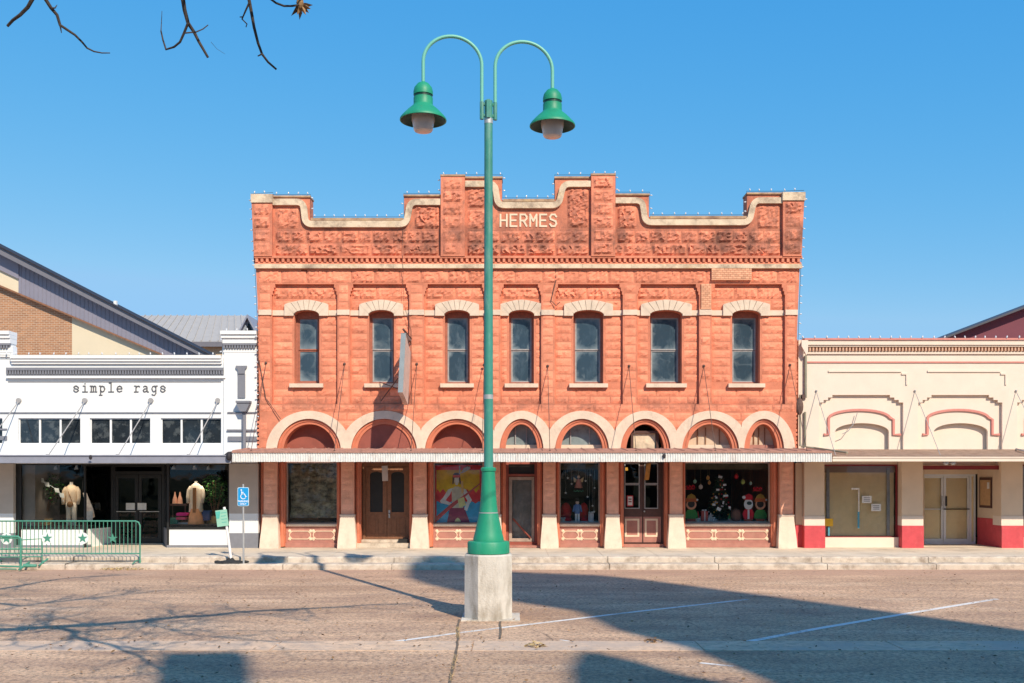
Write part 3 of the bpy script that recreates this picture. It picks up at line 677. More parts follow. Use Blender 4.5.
# a pale painted wire/stain running down, conduit pieces on the facade
g = G()
g.tube([(fx(403), YF-.03, fz(222)), (fx(403), YF-.13, fz(262)), (fx(403.6), YF-.14, fz(270)), (fx(403), YF-.03, fz(284)), (fx(404), YF-.03, fz(305)), (fx(411.3), YF-.03, fz(330)), (fx(411.5), YF-.03, fz(404))], .006, 5)
g.build('cable', M['rod'], bb); g = G()
g.tube([(fx(555.5), YF-.03, fz(268)), (fx(556), YF-.03, fz(280)), (fx(553), YF-.04, fz(292)), (fx(551), YF-.05, fz(301)), (fx(556), YF-.08, fz(306)), (fx(560), YF-.06, fz(302))], .014, 5)
g.build('cable', M['rod'], bb); g = G()
g.tube([(fx(259.3), YF-.04, fz(360)), (fx(266), YF-.05, fz(398)), (fx(281), YF-.08, fz(419))], .012, 5)
g.build('cable', M['rod'], bb)
# ================================================================ brick building: ground floor
GZ = .30
M['foot'] = mat('pale_pink_cream_paint', (.74, .585, .47), .85, .1, 4, .2, stains=[((.45, .33, .26), 3, .52, .72, .5, None, 0)], streak=.5)
PIER = [(263, 277), (340.5, 354), (413, 426.6), (487, 500.5), (543, 556), (606.7, 619), (670, 683), (780, 793.6)]
M['brick_pier2'] = M['brick_pier']
for a, b in PIER:
    g = G(); g.pbox(a+.3, b-.3, SP+.2, 515, YF+.02, Y0+.3)
    y = 465.; k = 0
    while y < 513: g.courses(a+1, b-1, y, y+6.2, YF+.02, 1, 30, .006); y += 6.5
    p = g.build('pier', M['brick_pier'], bb)
    g = G(); w0 = (b-a)/2+.4; cx = (a+b)/2; w1 = w0+2.2
    zs = [(515, w0, 0), (521, w0+.25, .01), (530, w0+1.0, .05), (540, w0+1.9, .10), (548.2, w1, .14)]
    vv = []
    for (py, ww, d) in zs: vv += [(fx(cx-ww), YF-.01-d, fz(py)), (fx(cx+ww), YF-.01-d, fz(py)), (fx(cx+ww), Y0+.3, fz(py)), (fx(cx-ww), Y0+.3, fz(py))]
    ff = [(i*4+k, i*4+(k+1) % 4, (i+1)*4+(k+1) % 4, (i+1)*4+k) for i in range(4) for k in range(4)]
    g.add(vv, [f[::-1] for f in ff]+[(0, 1, 2, 3)]); g.pbox(cx-w0-.5, cx+w0+.5, 514.6, 516, YF-.03, Y0+.29)
    g.build('pier_foot', M['foot'], p)
# iron jamb columns beside each bay, painted orange red
JAM = [(258.8, 262.6), (277.4, 283.5), (335.5, 340.2), (354.4, 359.5), (408.5, 412.6), (427, 432.5), (483, 486.6), (500.9, 506), (537.5, 542.6), (556.4, 560), (601, 606.3), (619.4, 624.5), (666, 669.6), (683.4, 686.5), (773.5, 779.6), (793.9, 796)]
for a, b in JAM:
    g = G(); m_ = (a+b)/2; y = Y0+.10
    g.pbox(a, b, SP+.1, 547, y, y+.3); r = (b-a)*.28*Y0/1000
    g.tube([(fx(m_), y-.02, fz(547)), (fx(m_), y-.02, fz(534))], [r*1.6, r*1.25], 10); g.tube([(fx(m_), y-.02, fz(534)), (fx(m_), y-.02, fz(527)), (fx(m_), y-.02, fz(524)), (fx(m_), y-.02, fz(SP+4))], [r, r*1.25, r, r*.9], 10)
    g.build('jamb_column', M['trim_red'], bb)
# lintel beam over the bays
g = G(); g.pbox(259, 796, 448.5, 462.5, Y0+.36, Y0+.6); g.build('lintel', M['bulkhead'], bb)
YG = Y0+.34
M['frame_tan'] = mat('weathered_window_frame', (.40, .31, .25), .8, .2, 6, .15)
def shopwin(a, b, t, m, nm='shop_window', gm='glass', fw=1.3, fm='frame_tan', lab=None, parent=None, Y=YG):
    g = G(); g.pplate([(a, t), (b, t), (b, m), (a, m)], [[(a+fw, t+fw), (b-fw, t+fw), (b-fw, m-fw), (a+fw, m-fw)]], Y-.05, Y+.05)
    w_ = g.build(nm, M[fm], parent or bb, label=lab)
    g = G(); g.add([(fx(p), Y, fz(q_)) for p, q_ in ((a+fw, m-fw), (b-fw, m-fw), (b-fw, t+fw), (a+fw, t+fw))], [(0, 1, 2, 3)]); g.build('pane', M[gm], w_)
    return w_
def bulkhead(a, b, t=530, n=2):
    g = G(); g.pbox(a, b, t-3.2, 548, Y0+.24, Y0+.5); g.pbox(a-.3, b+.3, 543.5, 548.1, Y0+.13, Y0+.238)
    bk = g.build('bulkhead', M['bulkhead'], bb)
    g = G(); g.pbox(a-.2, b+.2, t-5.6, t-3.2, Y0+.16, Y0+.5); g.build('sill', M['cream'], bk)
    g = G(); W = (b-a-4)/n; yy = Y0+.232
    for i in range(n):
        x0 = a+2+W*i+1.4; x1 = a+2+W*(i+1)-1.4; t0 = t+1.8; m0 = t+9.8; c = 2.7
        P = [(x0+c, t0), (x1-c, t0), (x1, t0+c), (x1, m0-c), (x1-c, m0), (x0+c, m0), (x0, m0-c), (x0, t0+c)]
        for p, q_ in zip(P, P[1:]+P[:1]): g.tube([(fx(p[0]), yy, fz(p[1])), (fx(q_[0]), yy, fz(q_[1]))], .017, 4)
        for px_, py_ in ((x0, t0), (x1, t0), (x1, m0), (x0, m0)): g.blob((fx(px_), yy, fz(py_)), (.055, .02, .055), 8, 4)
    g.build('scroll_moulding', M['letter'], bk)
shopwin(283.5, 335.5, 462, 524.6); bulkhead(283.5, 335.5)
shopwin(432.5, 483, 462, 524.6); bulkhead(432.5, 483)
shopwin(560, 601, 462, 524.6, 'shop_window', 'glass_haze'); bulkhead(560, 601)
shopwin(686.5, 773.5, 462, 524.6, 'shop_window', 'glass_haze'); bulkhead(686.5, 773.5, n=3)
# interiors: dark rooms
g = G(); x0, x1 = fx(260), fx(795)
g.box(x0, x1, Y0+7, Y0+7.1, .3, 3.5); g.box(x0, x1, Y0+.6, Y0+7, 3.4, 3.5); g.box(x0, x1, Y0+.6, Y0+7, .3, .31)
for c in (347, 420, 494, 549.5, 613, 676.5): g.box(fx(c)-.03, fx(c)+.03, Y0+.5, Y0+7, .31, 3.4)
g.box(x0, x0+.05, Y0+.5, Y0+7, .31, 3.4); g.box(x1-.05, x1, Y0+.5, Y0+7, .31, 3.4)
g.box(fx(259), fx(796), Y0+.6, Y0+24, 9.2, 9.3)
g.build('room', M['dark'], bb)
# display floors and backs
M['snow'] = mat('white_display_cloth', (.74, .72, .72), .9, .08, 4, .3, 10)
M['olive_strip'] = mat('olive_mottled', (.17, .15, .09), .9, .35, 4, .2)
for a, b, m_ in ((560, 601, 'snow'), (686.5, 773.5, 'snow'), (283.5, 335.5, 'dark2')):
    g = G(); g.pbox(a, b, 522.5, 530, Y0+.45, Y0+1.6); g.build('display_floor', M[m_], bb)
    if m_ == 'snow':
        g = G(); g.pbox(a, b, 463, 469.5, Y0+.55, Y0+.6); g.build('top_strip', M['olive_strip'], bb)  # mottled olive strip across the top of the display window
# bay 1: crumpled covering behind the glass
def crumple(a, b, t, m_, y, amp, nm, mt, parent, nx=36, nz=44, conv=fx, convz=fz):
    from mathutils import noise as NZ
    g = G(); vv = []
    for j in range(nz+1):
        for i in range(nx+1):
            X = fx(a)+(fx(b)-fx(a))*i/nx; Z_ = fz(m_)+(fz(t)-fz(m_))*j/nz
            d = NZ.fractal(Vector((X*2.2, Z_*2.2, 3.1+a)), 1, 2, 4)*amp+NZ.turbulence(Vector((X*4, Z_*3, a)), 3, True)*amp*.4
            vv.append((X, y+d, Z_))
    g.add(vv, [(j*(nx+1)+i, j*(nx+1)+i+1, (j+1)*(nx+1)+i+1, (j+1)*(nx+1)+i) for j in range(nz) for i in range(nx)])
    return g.build(nm, mt, parent)
M['tarp'] = mat('mottled_olive_grey_covering', (.50, .43, .28), .8, .5, 2.4, .4, 12, stains=[((.035, .035, .03), 5, .42, .62, .85, None, 0), ((.40, .39, .37), 1.7, .48, .66, .8, .3, 2.2), ((.34, .20, .10), 2.2, .55, .72, .8, None, 0)], streak=1.8)
crumple(285, 334, 463, 519, Y0+.62, .10, 'window_covering', M['tarp'], bb)
# bay 2: double doors up a step
def door(a, b, t, m_, y, holes, mt, nm='door', parent=None, lab=None, th=.06, gl='dark'):
    g = G(); g.pplate([(a, t), (b, t), (b, m_), (a, m_)], holes, y, y+th); d = g.build(nm, mt, parent or bb, label=lab)
    for h in holes:
        g = G(); xs = [p[0] for p in h]; zs = [p[1] for p in h]
        g.add([(fx(p), y+th*.6, fz(q_)) for p, q_ in ((min(xs), max(zs)), (max(xs), max(zs)), (max(xs), min(zs)), (min(xs), min(zs)))], [(0, 1, 2, 3)]); g.build('glass_pane', M[gl], d)
    return d
yd = Y0+.55
g = G(); g.pbox(354.6, 412.4, 543.5, 548, Y0-.06, Y0+.9); g.pbox(359.6, 408.3, 540.6, 543.4, Y0+.22, Y0+.9); g.build('door_step', M['kerb'], bb)
g = G(); g.pplate([(359.6, 462), (408.4, 462), (408.4, 540.5), (359.6, 540.5)], [[(362.5, 466.5), (406, 466.5), (406, 540.5-.3), (362.5, 540.2)]], yd-.05, yd+.12); g.build('door_frame', M['wood'], bb)
for a, b in ((362.7, 384), (384.4, 405.8)):
    m0 = (a+b)/2
    h = [(a+4.2, 513)]+[(m0-(b-a)/2*.62*math.cos(math.pi*i/8), 475-3.2*math.sin(math.pi*i/8)) for i in range(9)]+[(b-4.2, 513)]
    d = door(a, b, 466.8, 540, yd, [h], M['wood'], gl='black')
    g = G()
    for p, q_ in ((a+3, m0-1), (m0+1, b-3)): g.pplate([(p, 519), (q_, 519), (q_, 536), (p, 536)], [[(p+1, 520), (q_-1, 520), (q_-1, 535), (p+1, 535)]], yd-.015, yd-.001)
    g.build('panel', M['wood'], d)
    if a > 380: g = G(); g.blob((fx(386.6), yd-.05, fz(515)), .035, 10, 6); g.pbox(385.8, 387.4, 511, 519, yd-.02, yd-.002); g.build('handle', M['steel'], d)
g = G(); g.pplate([(380.2, 466), (386.2, 465.5), (386.6, 481), (380.8, 481.2)], [], yd-.33, yd-.31); nt_ = g.build('hanging_notice', mat('off_white_card', (.55, .47, .42), .8, .05), bb)
g = G(); g.box(fx(397.5), fx(408), Y0+.1, Y0+.35, .435, .56); g.build('door_mat', mat('black_rubber', (.02, .02, .02), .8), label='black folded mat on the step of the brown double doors', cat='mat')
# bay 4: single glazed door
y4 = Y0+.40
g = G(); g.pplate([(506, 462), (537.5, 462), (537.5, 546), (506, 546)], [[(508.5, 476.5), (535, 476.5), (535, 543), (508.5, 543)], [(508.5, 464), (535, 464), (535, 474), (508.5, 474)]], y4-.03, y4+.08); g.build('door_frame', M['maroon'], bb)
g = G(); g.pbox(508.5, 535, 464, 474, y4+.03, y4+.04); g.build('transom', M['black'], bb)
d4 = door(509, 534.6, 477, 542.8, y4+.01, [[(512, 539.5), (512, 480), (532, 480), (532, 539.5)]], M['frame_tan'], gl='glass_haze')
g = G(); g.add([(fx(a), y4-.01, fz(b)) for a, b in ((513.5, 519), (531, 539), (529.4, 539.3), (512.3, 520))], [(0, 1, 2, 3)]); g.tube([(fx(513), y4-.03, fz(519)), (fx(531), y4-.03, fz(539))], .022, 4); g.build('diagonal_brace', M['maroon'], d4)
crumple(511, 533, 479, 540, y4+.16, .03, 'door_blind', mat('paper_blind_sun_below', (.30, .25, .225), .85, .25, 3, .2, stains=[((.6, .58, .55), 1.2, .5, .6, .6, .3, 1.25)]), bb, 12, 30)  # pale blotches on the lower half stand for sunlight on the paper
g = G(); g.pbox(500.9, 542.6, 546, 548, Y0+.0, Y0+.5); g.build('door_step', M['bulkhead'], bb)
# bay 6: dark double doors with cream outlined panels
y6 = Y0+.42
g = G(); g.pplate([(624.5, 461), (666, 461), (666, 545), (624.5, 545)], [[(626, 462.5), (664.5, 462.5), (664.5, 544.8), (626, 544.8)]], y6-.08, y6+.1); g.build('door_frame', M['wood_dk'], bb)
for a, b in ((626.2, 645), (645.3, 664.3)):
    q0, q1 = (a, b-3) if a < 640 else (a+3, b)
    q0 = a+1.2 if a < 640 else a+2.4; q1 = b-4 if a < 640 else b-4.5
    hs = [[(q0, 483.2), (q0, 464), (q1, 464), (q1, 483.2)], [(q0, 508.5), (q0, 485.4), (q1, 485.4), (q1, 508.5)]]
    d = door(a, b, 462.7, 544.5, y6, hs, M['wood_dk'], gl='glass_door')
    g = G()
    for h in hs:
        x0, x1, z0, z1 = h[0][0], h[2][0], h[1][1], h[0][1]
        g.pplate([(x0-.9, z0-.9), (x1+.9, z0-.9), (x1+.9, z1+.9), (x0-.9, z1+.9)], [[(x0, z0), (x1, z0), (x1, z1), (x0, z1)]], y6-.02, y6-.001)
    g.build('glazing_trim', M['sash_grey'], d)
    g = G(); g.pplate([(q0-.6, 519.5), (q1+.6, 519.5), (q1+.6, 538), (q0-.6, 538)], [[(q0+1.3, 521.4), (q1-1.3, 521.4), (q1-1.3, 536.2), (q0+1.3, 536.2)]], y6-.02, y6-.001); g.build('panel_trim', M['letter'], d)
    g = G(); g.pbox(a+.4, b-.6, 517.5, 543.5, y6-.009, y6-.003); g.build('lower_panel', M['bulkhead'], d)
    if a > 640: g = G(); g.blob((fx(646.6), y6-.05, fz(512)), .03, 10, 6); g.build('handle', M['steel'], d)
g = G(); g.pbox(624, 666, 545, 548, Y0+.2, Y0+.7); g.build('door_step', M['bulkhead'], bb)
g = G(); g.pplate([(629, 496), (635.3, 496), (635.3, 506.8), (629, 506.8)], [], y6-.012, y6-.004); nt2 = g.build('door_notice', mat('red_bordered_notice', (.5, .05, .06), .7, .05), bb)
g = G(); g.pbox(629.9, 634.4, 497, 505.8, y6-.016, y6-.0125); g.build('paper', mat('notice_paper', (.62, .6, .57), .8, .05), nt2)
g = G(); g.pbox(630.6, 633.7, 499, 500.2, y6-.018, y6-.0165); g.pbox(630.6, 633.7, 501.6, 502.8, y6-.018, y6-.0165); g.build('notice_print', M['dark_red'], nt2)
# brass lamp and hanging tags inside the doors
g = G(); Y = y6+1.2
for x in (629, 631, 633.2): g.lathe([(.035, fz(470.5)), (.05, fz(469.5)), (.03, fz(467.5))], fx(x), Y, 10)
g.pbox(628, 634.5, 467.2, 467.8, Y-.02, Y+.02); g.tube([(fx(631.2), Y, fz(467)), (fx(631.2), Y, 3.4)], .01, 5)
em = bpy.data.materials.new('lit_amber_shade'); em.use_nodes = True; e_ = em.node_tree.nodes['Principled BSDF']; e_.inputs['Base Color'].default_value = (.8, .4, .05, 1); e_.inputs['Emission Color'].default_value = (1, .5, .08, 1); e_.inputs['Emission Strength'].default_value = 1.2
g.build('chandelier', em, label='lit amber ceiling lamp seen through the dark double doors', cat='lamp')
g = G(); Y = y6-.10; g.pplate([(648.5, 463.5), (653, 463), (651, 480), (646.3, 480.3)], [], Y, Y+.012); g.build('hanging_banner', mat('ochre_cloth', (.50, .22, .05), .8, .25, 8), label='narrow ochre banner hanging in front of the dark double doors', cat='banner')
# ---- awning with rusted top and white corrugated fascia
YA = 28.35
aw = root('awning', None, None, (0, YA, 2.875)); aw.parent = bb; aw.location = Vector((0, YA, 2.875))-bb.location
xa, xb = (232-512)*YA/1000, (832-512)*YA/1000
g = G(); n = 240; vv = []; zt_, zb_ = fz(451.2, YA), fz(461.8, YA)
for i in range(n*4+1):
    x = xa+(xb-xa)*i/(n*4); y = YA+(.018 if (i % 4) in (0, 1) else 0)
    vv += [(x, y, zb_+R.uniform(-.004, .004)), (x, y, zt_)]
g.add(vv, [(2*i, 2*i+2, 2*i+3, 2*i+1) for i in range(n*4)])
g.box(xa, xb, YA+.02, YA+.06, zb_+.01, zt_-.01); g.build('fascia', M['white_metal'], aw)
g = G(); zw = fz(448.4)
vv = [(xa, YA-.02, zt_+.005), (xb, YA-.02, zt_+.005), (xb, YF-.04, zw), (xa, YF-.04, zw)]
g.add(vv+[(a, b, c-.05) for a, b, c in vv], [(0, 1, 2, 3), (7, 6, 5, 4), (0, 4, 5, 1), (1, 5, 6, 2), (2, 6, 7, 3), (3, 7, 4, 0)])
x = xa
while x < xb: g.add([(x, YA-.02, zt_+.006), (x+.05, YA-.02, zt_+.006), (x+.05, YF-.04, zw+.001), (x, YF-.04, zw+.001), (x+.025, YA-.02, zt_+.03), (x+.025, YF-.04, zw+.025)], [(0, 4, 5, 3), (4, 1, 2, 5), (0, 1, 4)]); x += .4
g.build('roof_sheet', M['rust'], aw)
g = G(); x = xa+.1
while x < xb: g.box(x, x+.08, YA+.07, YF-.05, zb_+.06, zb_+.15); x += .75
g.box(xa, xb, YF-.12, YF-.05, zb_+.02, zb_+.2); g.build('rafter', M['bulkhead'], aw)
for px, py in ((266, 363), (344.5, 364), (416.8, 364), (484, 365), (547.7, 366), (629, 366), (703.8, 366), (790, 365)):
    g = G(); X = fx(px); g.tube([(X, YF, fz(py)), (X, YA+.1, zt_+.03)], .010, 5); g.blob((X, YF-.02, fz(py)), .045, 8, 5)
    g.tube([(X, YA+.1, zt_+.03), (X, YA+.1, zt_-.02)], .03, 6); g.build('tie_rod', M['rod'], aw)
g = G(); g.blob((xa+11.45*0+(371-512)*YA/1000, YA-.03, fz(457.4, YA)), (.05, .02, .07), 8, 6); g.blob(((664-512)*YA/1000, YA-.03, fz(456, YA)), (.05, .02, .07), 8, 6)
g.build('fascia_bracket', M['wire'], aw)
# ---- projecting sign seen edge on
ps = root('projecting_sign', 'blank weathered box sign jutting from the wall beside the second upper window', 'sign', (fx(411), YF, fz(395)))
X1 = fx(411)
g = G(); y0_, y1_ = 28.25, YF-.35; t_ = .065
def spt(y, z, s): return (X1+(-.02)+s-(.10*(fz(333, 28.3)-z))*.5, y, z)
zt2, zb2 = fz(334, 28.3), fz(392.5, 28.3)
P = [(y0_, zb2), (y1_, zb2-.25), (y1_, zt2-.35), (y0_, zt2)]
vv = [spt(y, z, -t_) for y, z in P]+[spt(y, z, t_) for y, z in P]
g.add(vv, [(0, 1, 2, 3)[::-1], (4, 5, 6, 7), (0, 4, 7, 3), (0, 1, 5, 4), (1, 2, 6, 5), (2, 3, 7, 6)]); g.build('sign_box', mat('weathered_sign_panel', (.62, .50, .44), .7, .1, 4, .1, stains=[((.4, .3, .25), 2.5, .5, .7, .6, None, 0)]), ps)
g = G(); g.add([(x, y0_-.012, z) for x, z in ((vv[0][0]-.005, zb2), (vv[4][0]+.005, zb2), (vv[7][0]+.005, zt2), (vv[3][0]-.005, zt2))], [(0, 1, 2, 3)]); g.box(vv[3][0]-.01, vv[7][0]+.01, y0_-.012, y1_, zt2+.004, zt2+.02); g.build('metal_edge', mat('grey_sign_edge', (.28, .33, .36), .5, .1), ps)
g = G(); g.tube([(X1-.02, y0_-.05, zt2+.12), (X1, YF, zt2+.12)], .03, 6); g.tube([(X1-.02, y0_, zt2+.12), (X1, YF, fz(343))], .02, 6); g.build('bracket', M['rod'], ps); g = G(); g.tube([(X1-.25, 28.9, zt2-1.2), (X1-.9, YF, zt2-1.75)], .018, 6); g.build('stay', M['rod'], ps); g = G(); g.tube([(X1-.1, 28.9, zb2+.1), (X1-.95, YF, fz(382))], .015, 6); g.build('stay', M['rod'], ps)
YD = Y0+.02
# ================================================================ white shop on the left
ws = root('white_shop', 'single-storey white painted shop with grey trim and the name simple rags on its parapet', 'building', (fx(105), Y0, .3))
YW = Y0+.04
wall = G()
WO = [[(18, 444), (18, 418), (80, 418), (80, 444)], [(89.5, 444), (89.5, 418), (150, 418), (150, 444)], [(160.5, 444), (160.5, 418), (221, 418), (221, 444)],
      [(-62, 444), (-62, 418), (2, 418), (2, 444)]]
wall.pplate([(-150, 463.5), (-150, 357), (-1, 357), (-1, 346), (12, 346), (12, 357), (222, 357), (222, 346), (257.6, 346), (257.6, 463.5)], WO, YW, YW+.3)
wall.pbox(-150, 258, 357, 548, YW+12, YW+12.2)
wall.box(fx(257.2)-.2, fx(257.2), YW+.3, YW+12, .3, fz(360)); wall.box(fx(-150), fx(-149), YW+.3, YW+12, .3, fz(360)); wall.box(fx(-150), fx(257), YW+.3, YW+12.2, fz(372)-.1, fz(372))
wall.build('wall', M['white'], ws)
g = G()
for a, b in ((-2, 12), (222, 257.8)):   # end pier caps
    for (t, m, e, d) in ((331.5, 335, 0, .22), (335, 338.5, .4, .17), (338.5, 343.5, 1.0, .12), (349.5, 352.5, 1.6, .06)):
        g.pbox(a+e, b-e*.3, t, m, YW-d, YW+.3)
    g.pbox(a+2.4, b-1, 343.4, 357, YW-.05, YW+.29)
g.pbox(224, 257.4, 357, 463, YW-.05, YW-.001)
g.pbox(12.1, 221.9, 355.6, 358.8, YW-.16, YW+.31); g.pbox(12.1, 221.9, 358.8, 361.5, YW-.12, YW-.001); g.pbox(12.1, 221.9, 361.5, 364, YW-.07, YW-.001)
g.pbox(7, 226, 376, 378.3, YW-.09, YW-.055); g.pbox(7, 223.9, 376, 378.3, YW-.055, YW-.001)
g.build('cornice', M['white'], ws)
g = G()
for a, b in ((-2, 12), (223.2, 257.6)):
    g.pbox(a+1, b-.4, 343.6, 345.6, YW-.13, YW-.051)
    x = a+1.2
    while x < b-2: g.pbox(x, x+1.6, 345.6, 348.6, YW-.12, YW-.0515); x += 2.7
g.pbox(7.3, 223.8, 367.8, 370.6, YW-.10, YW-.001)
x = 7.4
while x < 223: g.pbox(x, x+1.7, 370.6, 374.6, YW-.09, YW-.001); x += 2.75
g.pbox(7.3, 223.8, 374.6, 375.9, YW-.06, YW-.001)
g.build('dentil_band', M['grey'], ws)
g = G()
for t, m in ((412.2, 413.4),): g.pbox(-150, 221, t, m, YW-.03, YW-.001)
g.pbox(8, 221, 381.2, 382, YW-.02, YW-.001)
g.pbox(228, 257, 412, 413.2, YW-.09, YW-.051); g.pbox(227.5, 257, 429.5, 431, YW-.11, YW-.051); g.pbox(228.5, 257, 436.5, 441, YW-.10, YW-.051)
g.pbox(-8, 7, 428.5, 430, YW-.03, YW-.001); g.pbox(-8, 7, 436, 440, YW-.04, YW-.001)
g.build('trim_line', M['grey'], ws)
g = G(); g.pplate([(236.6, 366), (247.4, 366), (247.4, 368), (245.5, 370), (245.3, 374), (238.8, 374), (238.6, 370), (236.6, 368)], [], YW-.12, YW-.051); g.pbox(238.4, 245.6, 374, 398, YW-.09, YW-.051)
g.build('small_pilaster', M['grey'], ws)
# transom windows
for k, h in enumerate(WO):
    a, b = h[0][0], h[2][0]; W = (b-a)/3
    holes = [[(a+W*i+.9, 443), (a+W*i+.9, 419), (a+W*(i+1)-.9, 419), (a+W*(i+1)-.9, 443)] for i in range(3)]
    g = G(); g.pplate(h, holes, YW+.06, YW+.12); wn = g.build('transom_window', M['white'], ws)
    for q in holes:
        g = G(); tl = R.uniform(-.008, .008); ty = R.uniform(-.006, .006)
        g.add([(fx(q[0][0]), YW+.09, fz(443)), (fx(q[2][0]), YW+.09+ty, fz(443)), (fx(q[2][0]), YW+.09+ty+tl, fz(419)), (fx(q[0][0]), YW+.09+tl, fz(419))], [(0, 1, 2, 3)])
        g.build('pane', M['tr_pane'] if 'tr_pane' in M else M.setdefault('tr_pane', mat('dark_transom_glass', (.02, .025, .03), .06, .3, 3, 0, spec=.8, stains=[((.11, .12, .12), 4, .52, .6, .6, None, 0)])), wn)
# name in typewriter letters
TW = {'s': [[(.9, .62), (.9, .78), (.6, 1), (.35, 1), (.1, .8), (.3, .58), (.75, .45), (.92, .22), (.65, 0), (.35, 0), (.1, .2), (.1, .35)]],
 'i': [[(.2, 1), (.55, 1), (.55, 0)], [(.1, 0), (1, 0)], [(.5, 1.38), (.58, 1.38)]],
 'm': [[(-.1, 1), (.12, 1), (.12, 0)], [(-.08, 0), (.3, 0)], [(.12, .8), (.3, 1), (.45, .95), (.5, .75), (.5, 0)], [(.42, 0), (.65, 0)], [(.5, .78), (.72, 1), (.88, .95), (.92, .75), (.92, 0)], [(.85, 0), (1.1, 0)]],
 'p': [[(0, 1), (.22, 1), (.22, -.55)], [(0, -.55), (.5, -.55)], [(.22, .72), (.5, 1), (.8, .9), (.98, .5), (.8, .1), (.5, 0), (.22, .25)]],
 'l': [[(.2, 1.5), (.55, 1.5), (.55, 0)], [(.1, 0), (1, 0)]],
 'e': [[(.08, .52), (.95, .52), (.85, .85), (.55, 1), (.25, .88), (.05, .5), (.2, .12), (.5, 0), (.92, .15)]],
 'r': [[(.05, 1), (.35, 1), (.35, 0)], [(.05, 0), (.75, 0)], [(.35, .62), (.6, .95), (.85, 1), (1, .85)]],
 'a': [[(.15, .85), (.4, 1), (.7, .92), (.78, .7), (.78, .1), (.9, 0), (1.05, 0)], [(.78, .55), (.35, .52), (.08, .28), (.2, .05), (.45, 0), (.78, .25)]],
 'g': [[(1.05, 1), (.8, 1), (.8, -.25), (.6, -.55), (.3, -.55), (.12, -.42)], [(.8, .7), (.55, 1), (.25, .92), (.08, .55), (.25, .12), (.5, .02), (.8, .3)]]}
M['ink'] = mat('charcoal_letter', (.10, .10, .11), .7, .1)
for i_, c_ in enumerate('simple rags'):
    if c_ != ' ': strokes(c_, TW, 73.2+8.68*i_, 391.8, 8.68, 5.6, 5.9, .85, YW-.02, YW).build('letter', M['ink'], ws)
# storefront under the awning
g = G()
for a, b in ((-8, 14), (229.5, 258.6)):
    for (t, m, mt) in ((463.6, 513.5, 'pier_shade'), (513.5, 533, 'white'), (533, 551, 'grey')):  # upper length coloured as if shaded, white starts at the shadow edge
        q = G(); q.pbox(a, b, t, m if m < 540 else 548, YW-.06-(.02 if mt == 'grey' else 0), YW+.5); q.build({'pier_shade': 'pier', 'white': 'pier_band', 'grey': 'pier_base'}[mt], M[mt], ws)
M['wsframe'] = M['black']
Y3 = Y0+1.35
def xy(px, Y): return (px-512)*Y/1000
def seg_wall(g, p0, p1, t, m, th=.05):     # upright slab between two plan points
    (x0, y0), (x1, y1) = p0, p1; d = Vector((x1-x0, y1-y0)).normalized(); n = Vector((-d.y, d.x))*th
    z0, z1 = m, t
    g.add([(x0, y0, z0), (x1, y1, z0), (x1+n.x, y1+n.y, z0), (x0+n.x, y0+n.y, z0), (x0, y0, z1), (x1, y1, z1), (x1+n.x, y1+n.y, z1), (x0+n.x, y0+n.y, z1)],
          [(0, 3, 2, 1), (4, 5, 6, 7), (0, 1, 5, 4), (1, 2, 6, 5), (2, 3, 7, 6), (3, 0, 4, 7)])
ZT, ZB = fz(463.4), fz(529.5)
A0 = (fx(14), YW+.1); A1 = (xy(84, YW+.1), YW+.1); A2 = (xy(111, Y3), Y3); D1 = (xy(163.5, Y3), Y3); B1 = (fx(165.5), YW+.1); B2 = (fx(229.5), YW+.1)
for nm, p, q, mt in (('bulkhead', A0, A1, 'white'), ('bulkhead', A1, A2, 'white'), ('bulkhead', B1, B2, 'white')):
    g = G(); seg_wall(g, p, q, ZB, .30); b_ = g.build(nm, M[mt], ws)
    g = G(); off = (0, -.012); seg_wall(g, (p[0], p[1]-.012), (q[0]-(.012 if q is A2 else 0), q[1]-.012), .375, .295, .04); g.build('skirting', M['grey'], b_)
g = G(); seg_wall(g, D1, B1, ZB, .30); g.build('bulkhead', M['grey'], ws)
g = G(); seg_wall(g, (A0[0], A0[1]-.02), (A1[0], A1[1]-.02), ZB+.06, ZB, .12); seg_wall(g, (B1[0], B1[1]-.02), (B2[0], B2[1]-.02), ZB+.06, ZB, .12); seg_wall(g, A1, A2, ZB+.055, ZB, .09)
for (x, y), w_ in ((A0, .16), (A1, .05), (A2, .07), (D1, .10), (B1, .07), (B2, -.08)): g.box(min(x, x+w_), max(x, x+w_), y-.01, y+.07, .3, ZT)
seg_wall(g, (A1[0], A1[1]), (A2[0], A2[1]), ZT, ZT-.1, .06)
g.pbox(14, 229.5, 463, 465, YW+.08, YW+.16)
g.build('shopfront_frame', M['black'], ws)
for p, q in ((A0, A1), (A1, A2), (B1, B2), (D1, B1)):
    g = G(); g.add([(p[0], p[1]+.03, ZB+.06), (q[0], q[1]+.03, ZB+.06), (q[0], q[1]+.03, ZT), (p[0], p[1]+.03, ZT)], [(0, 1, 2, 3)]); g.build('shop_window', M['glass'], ws)
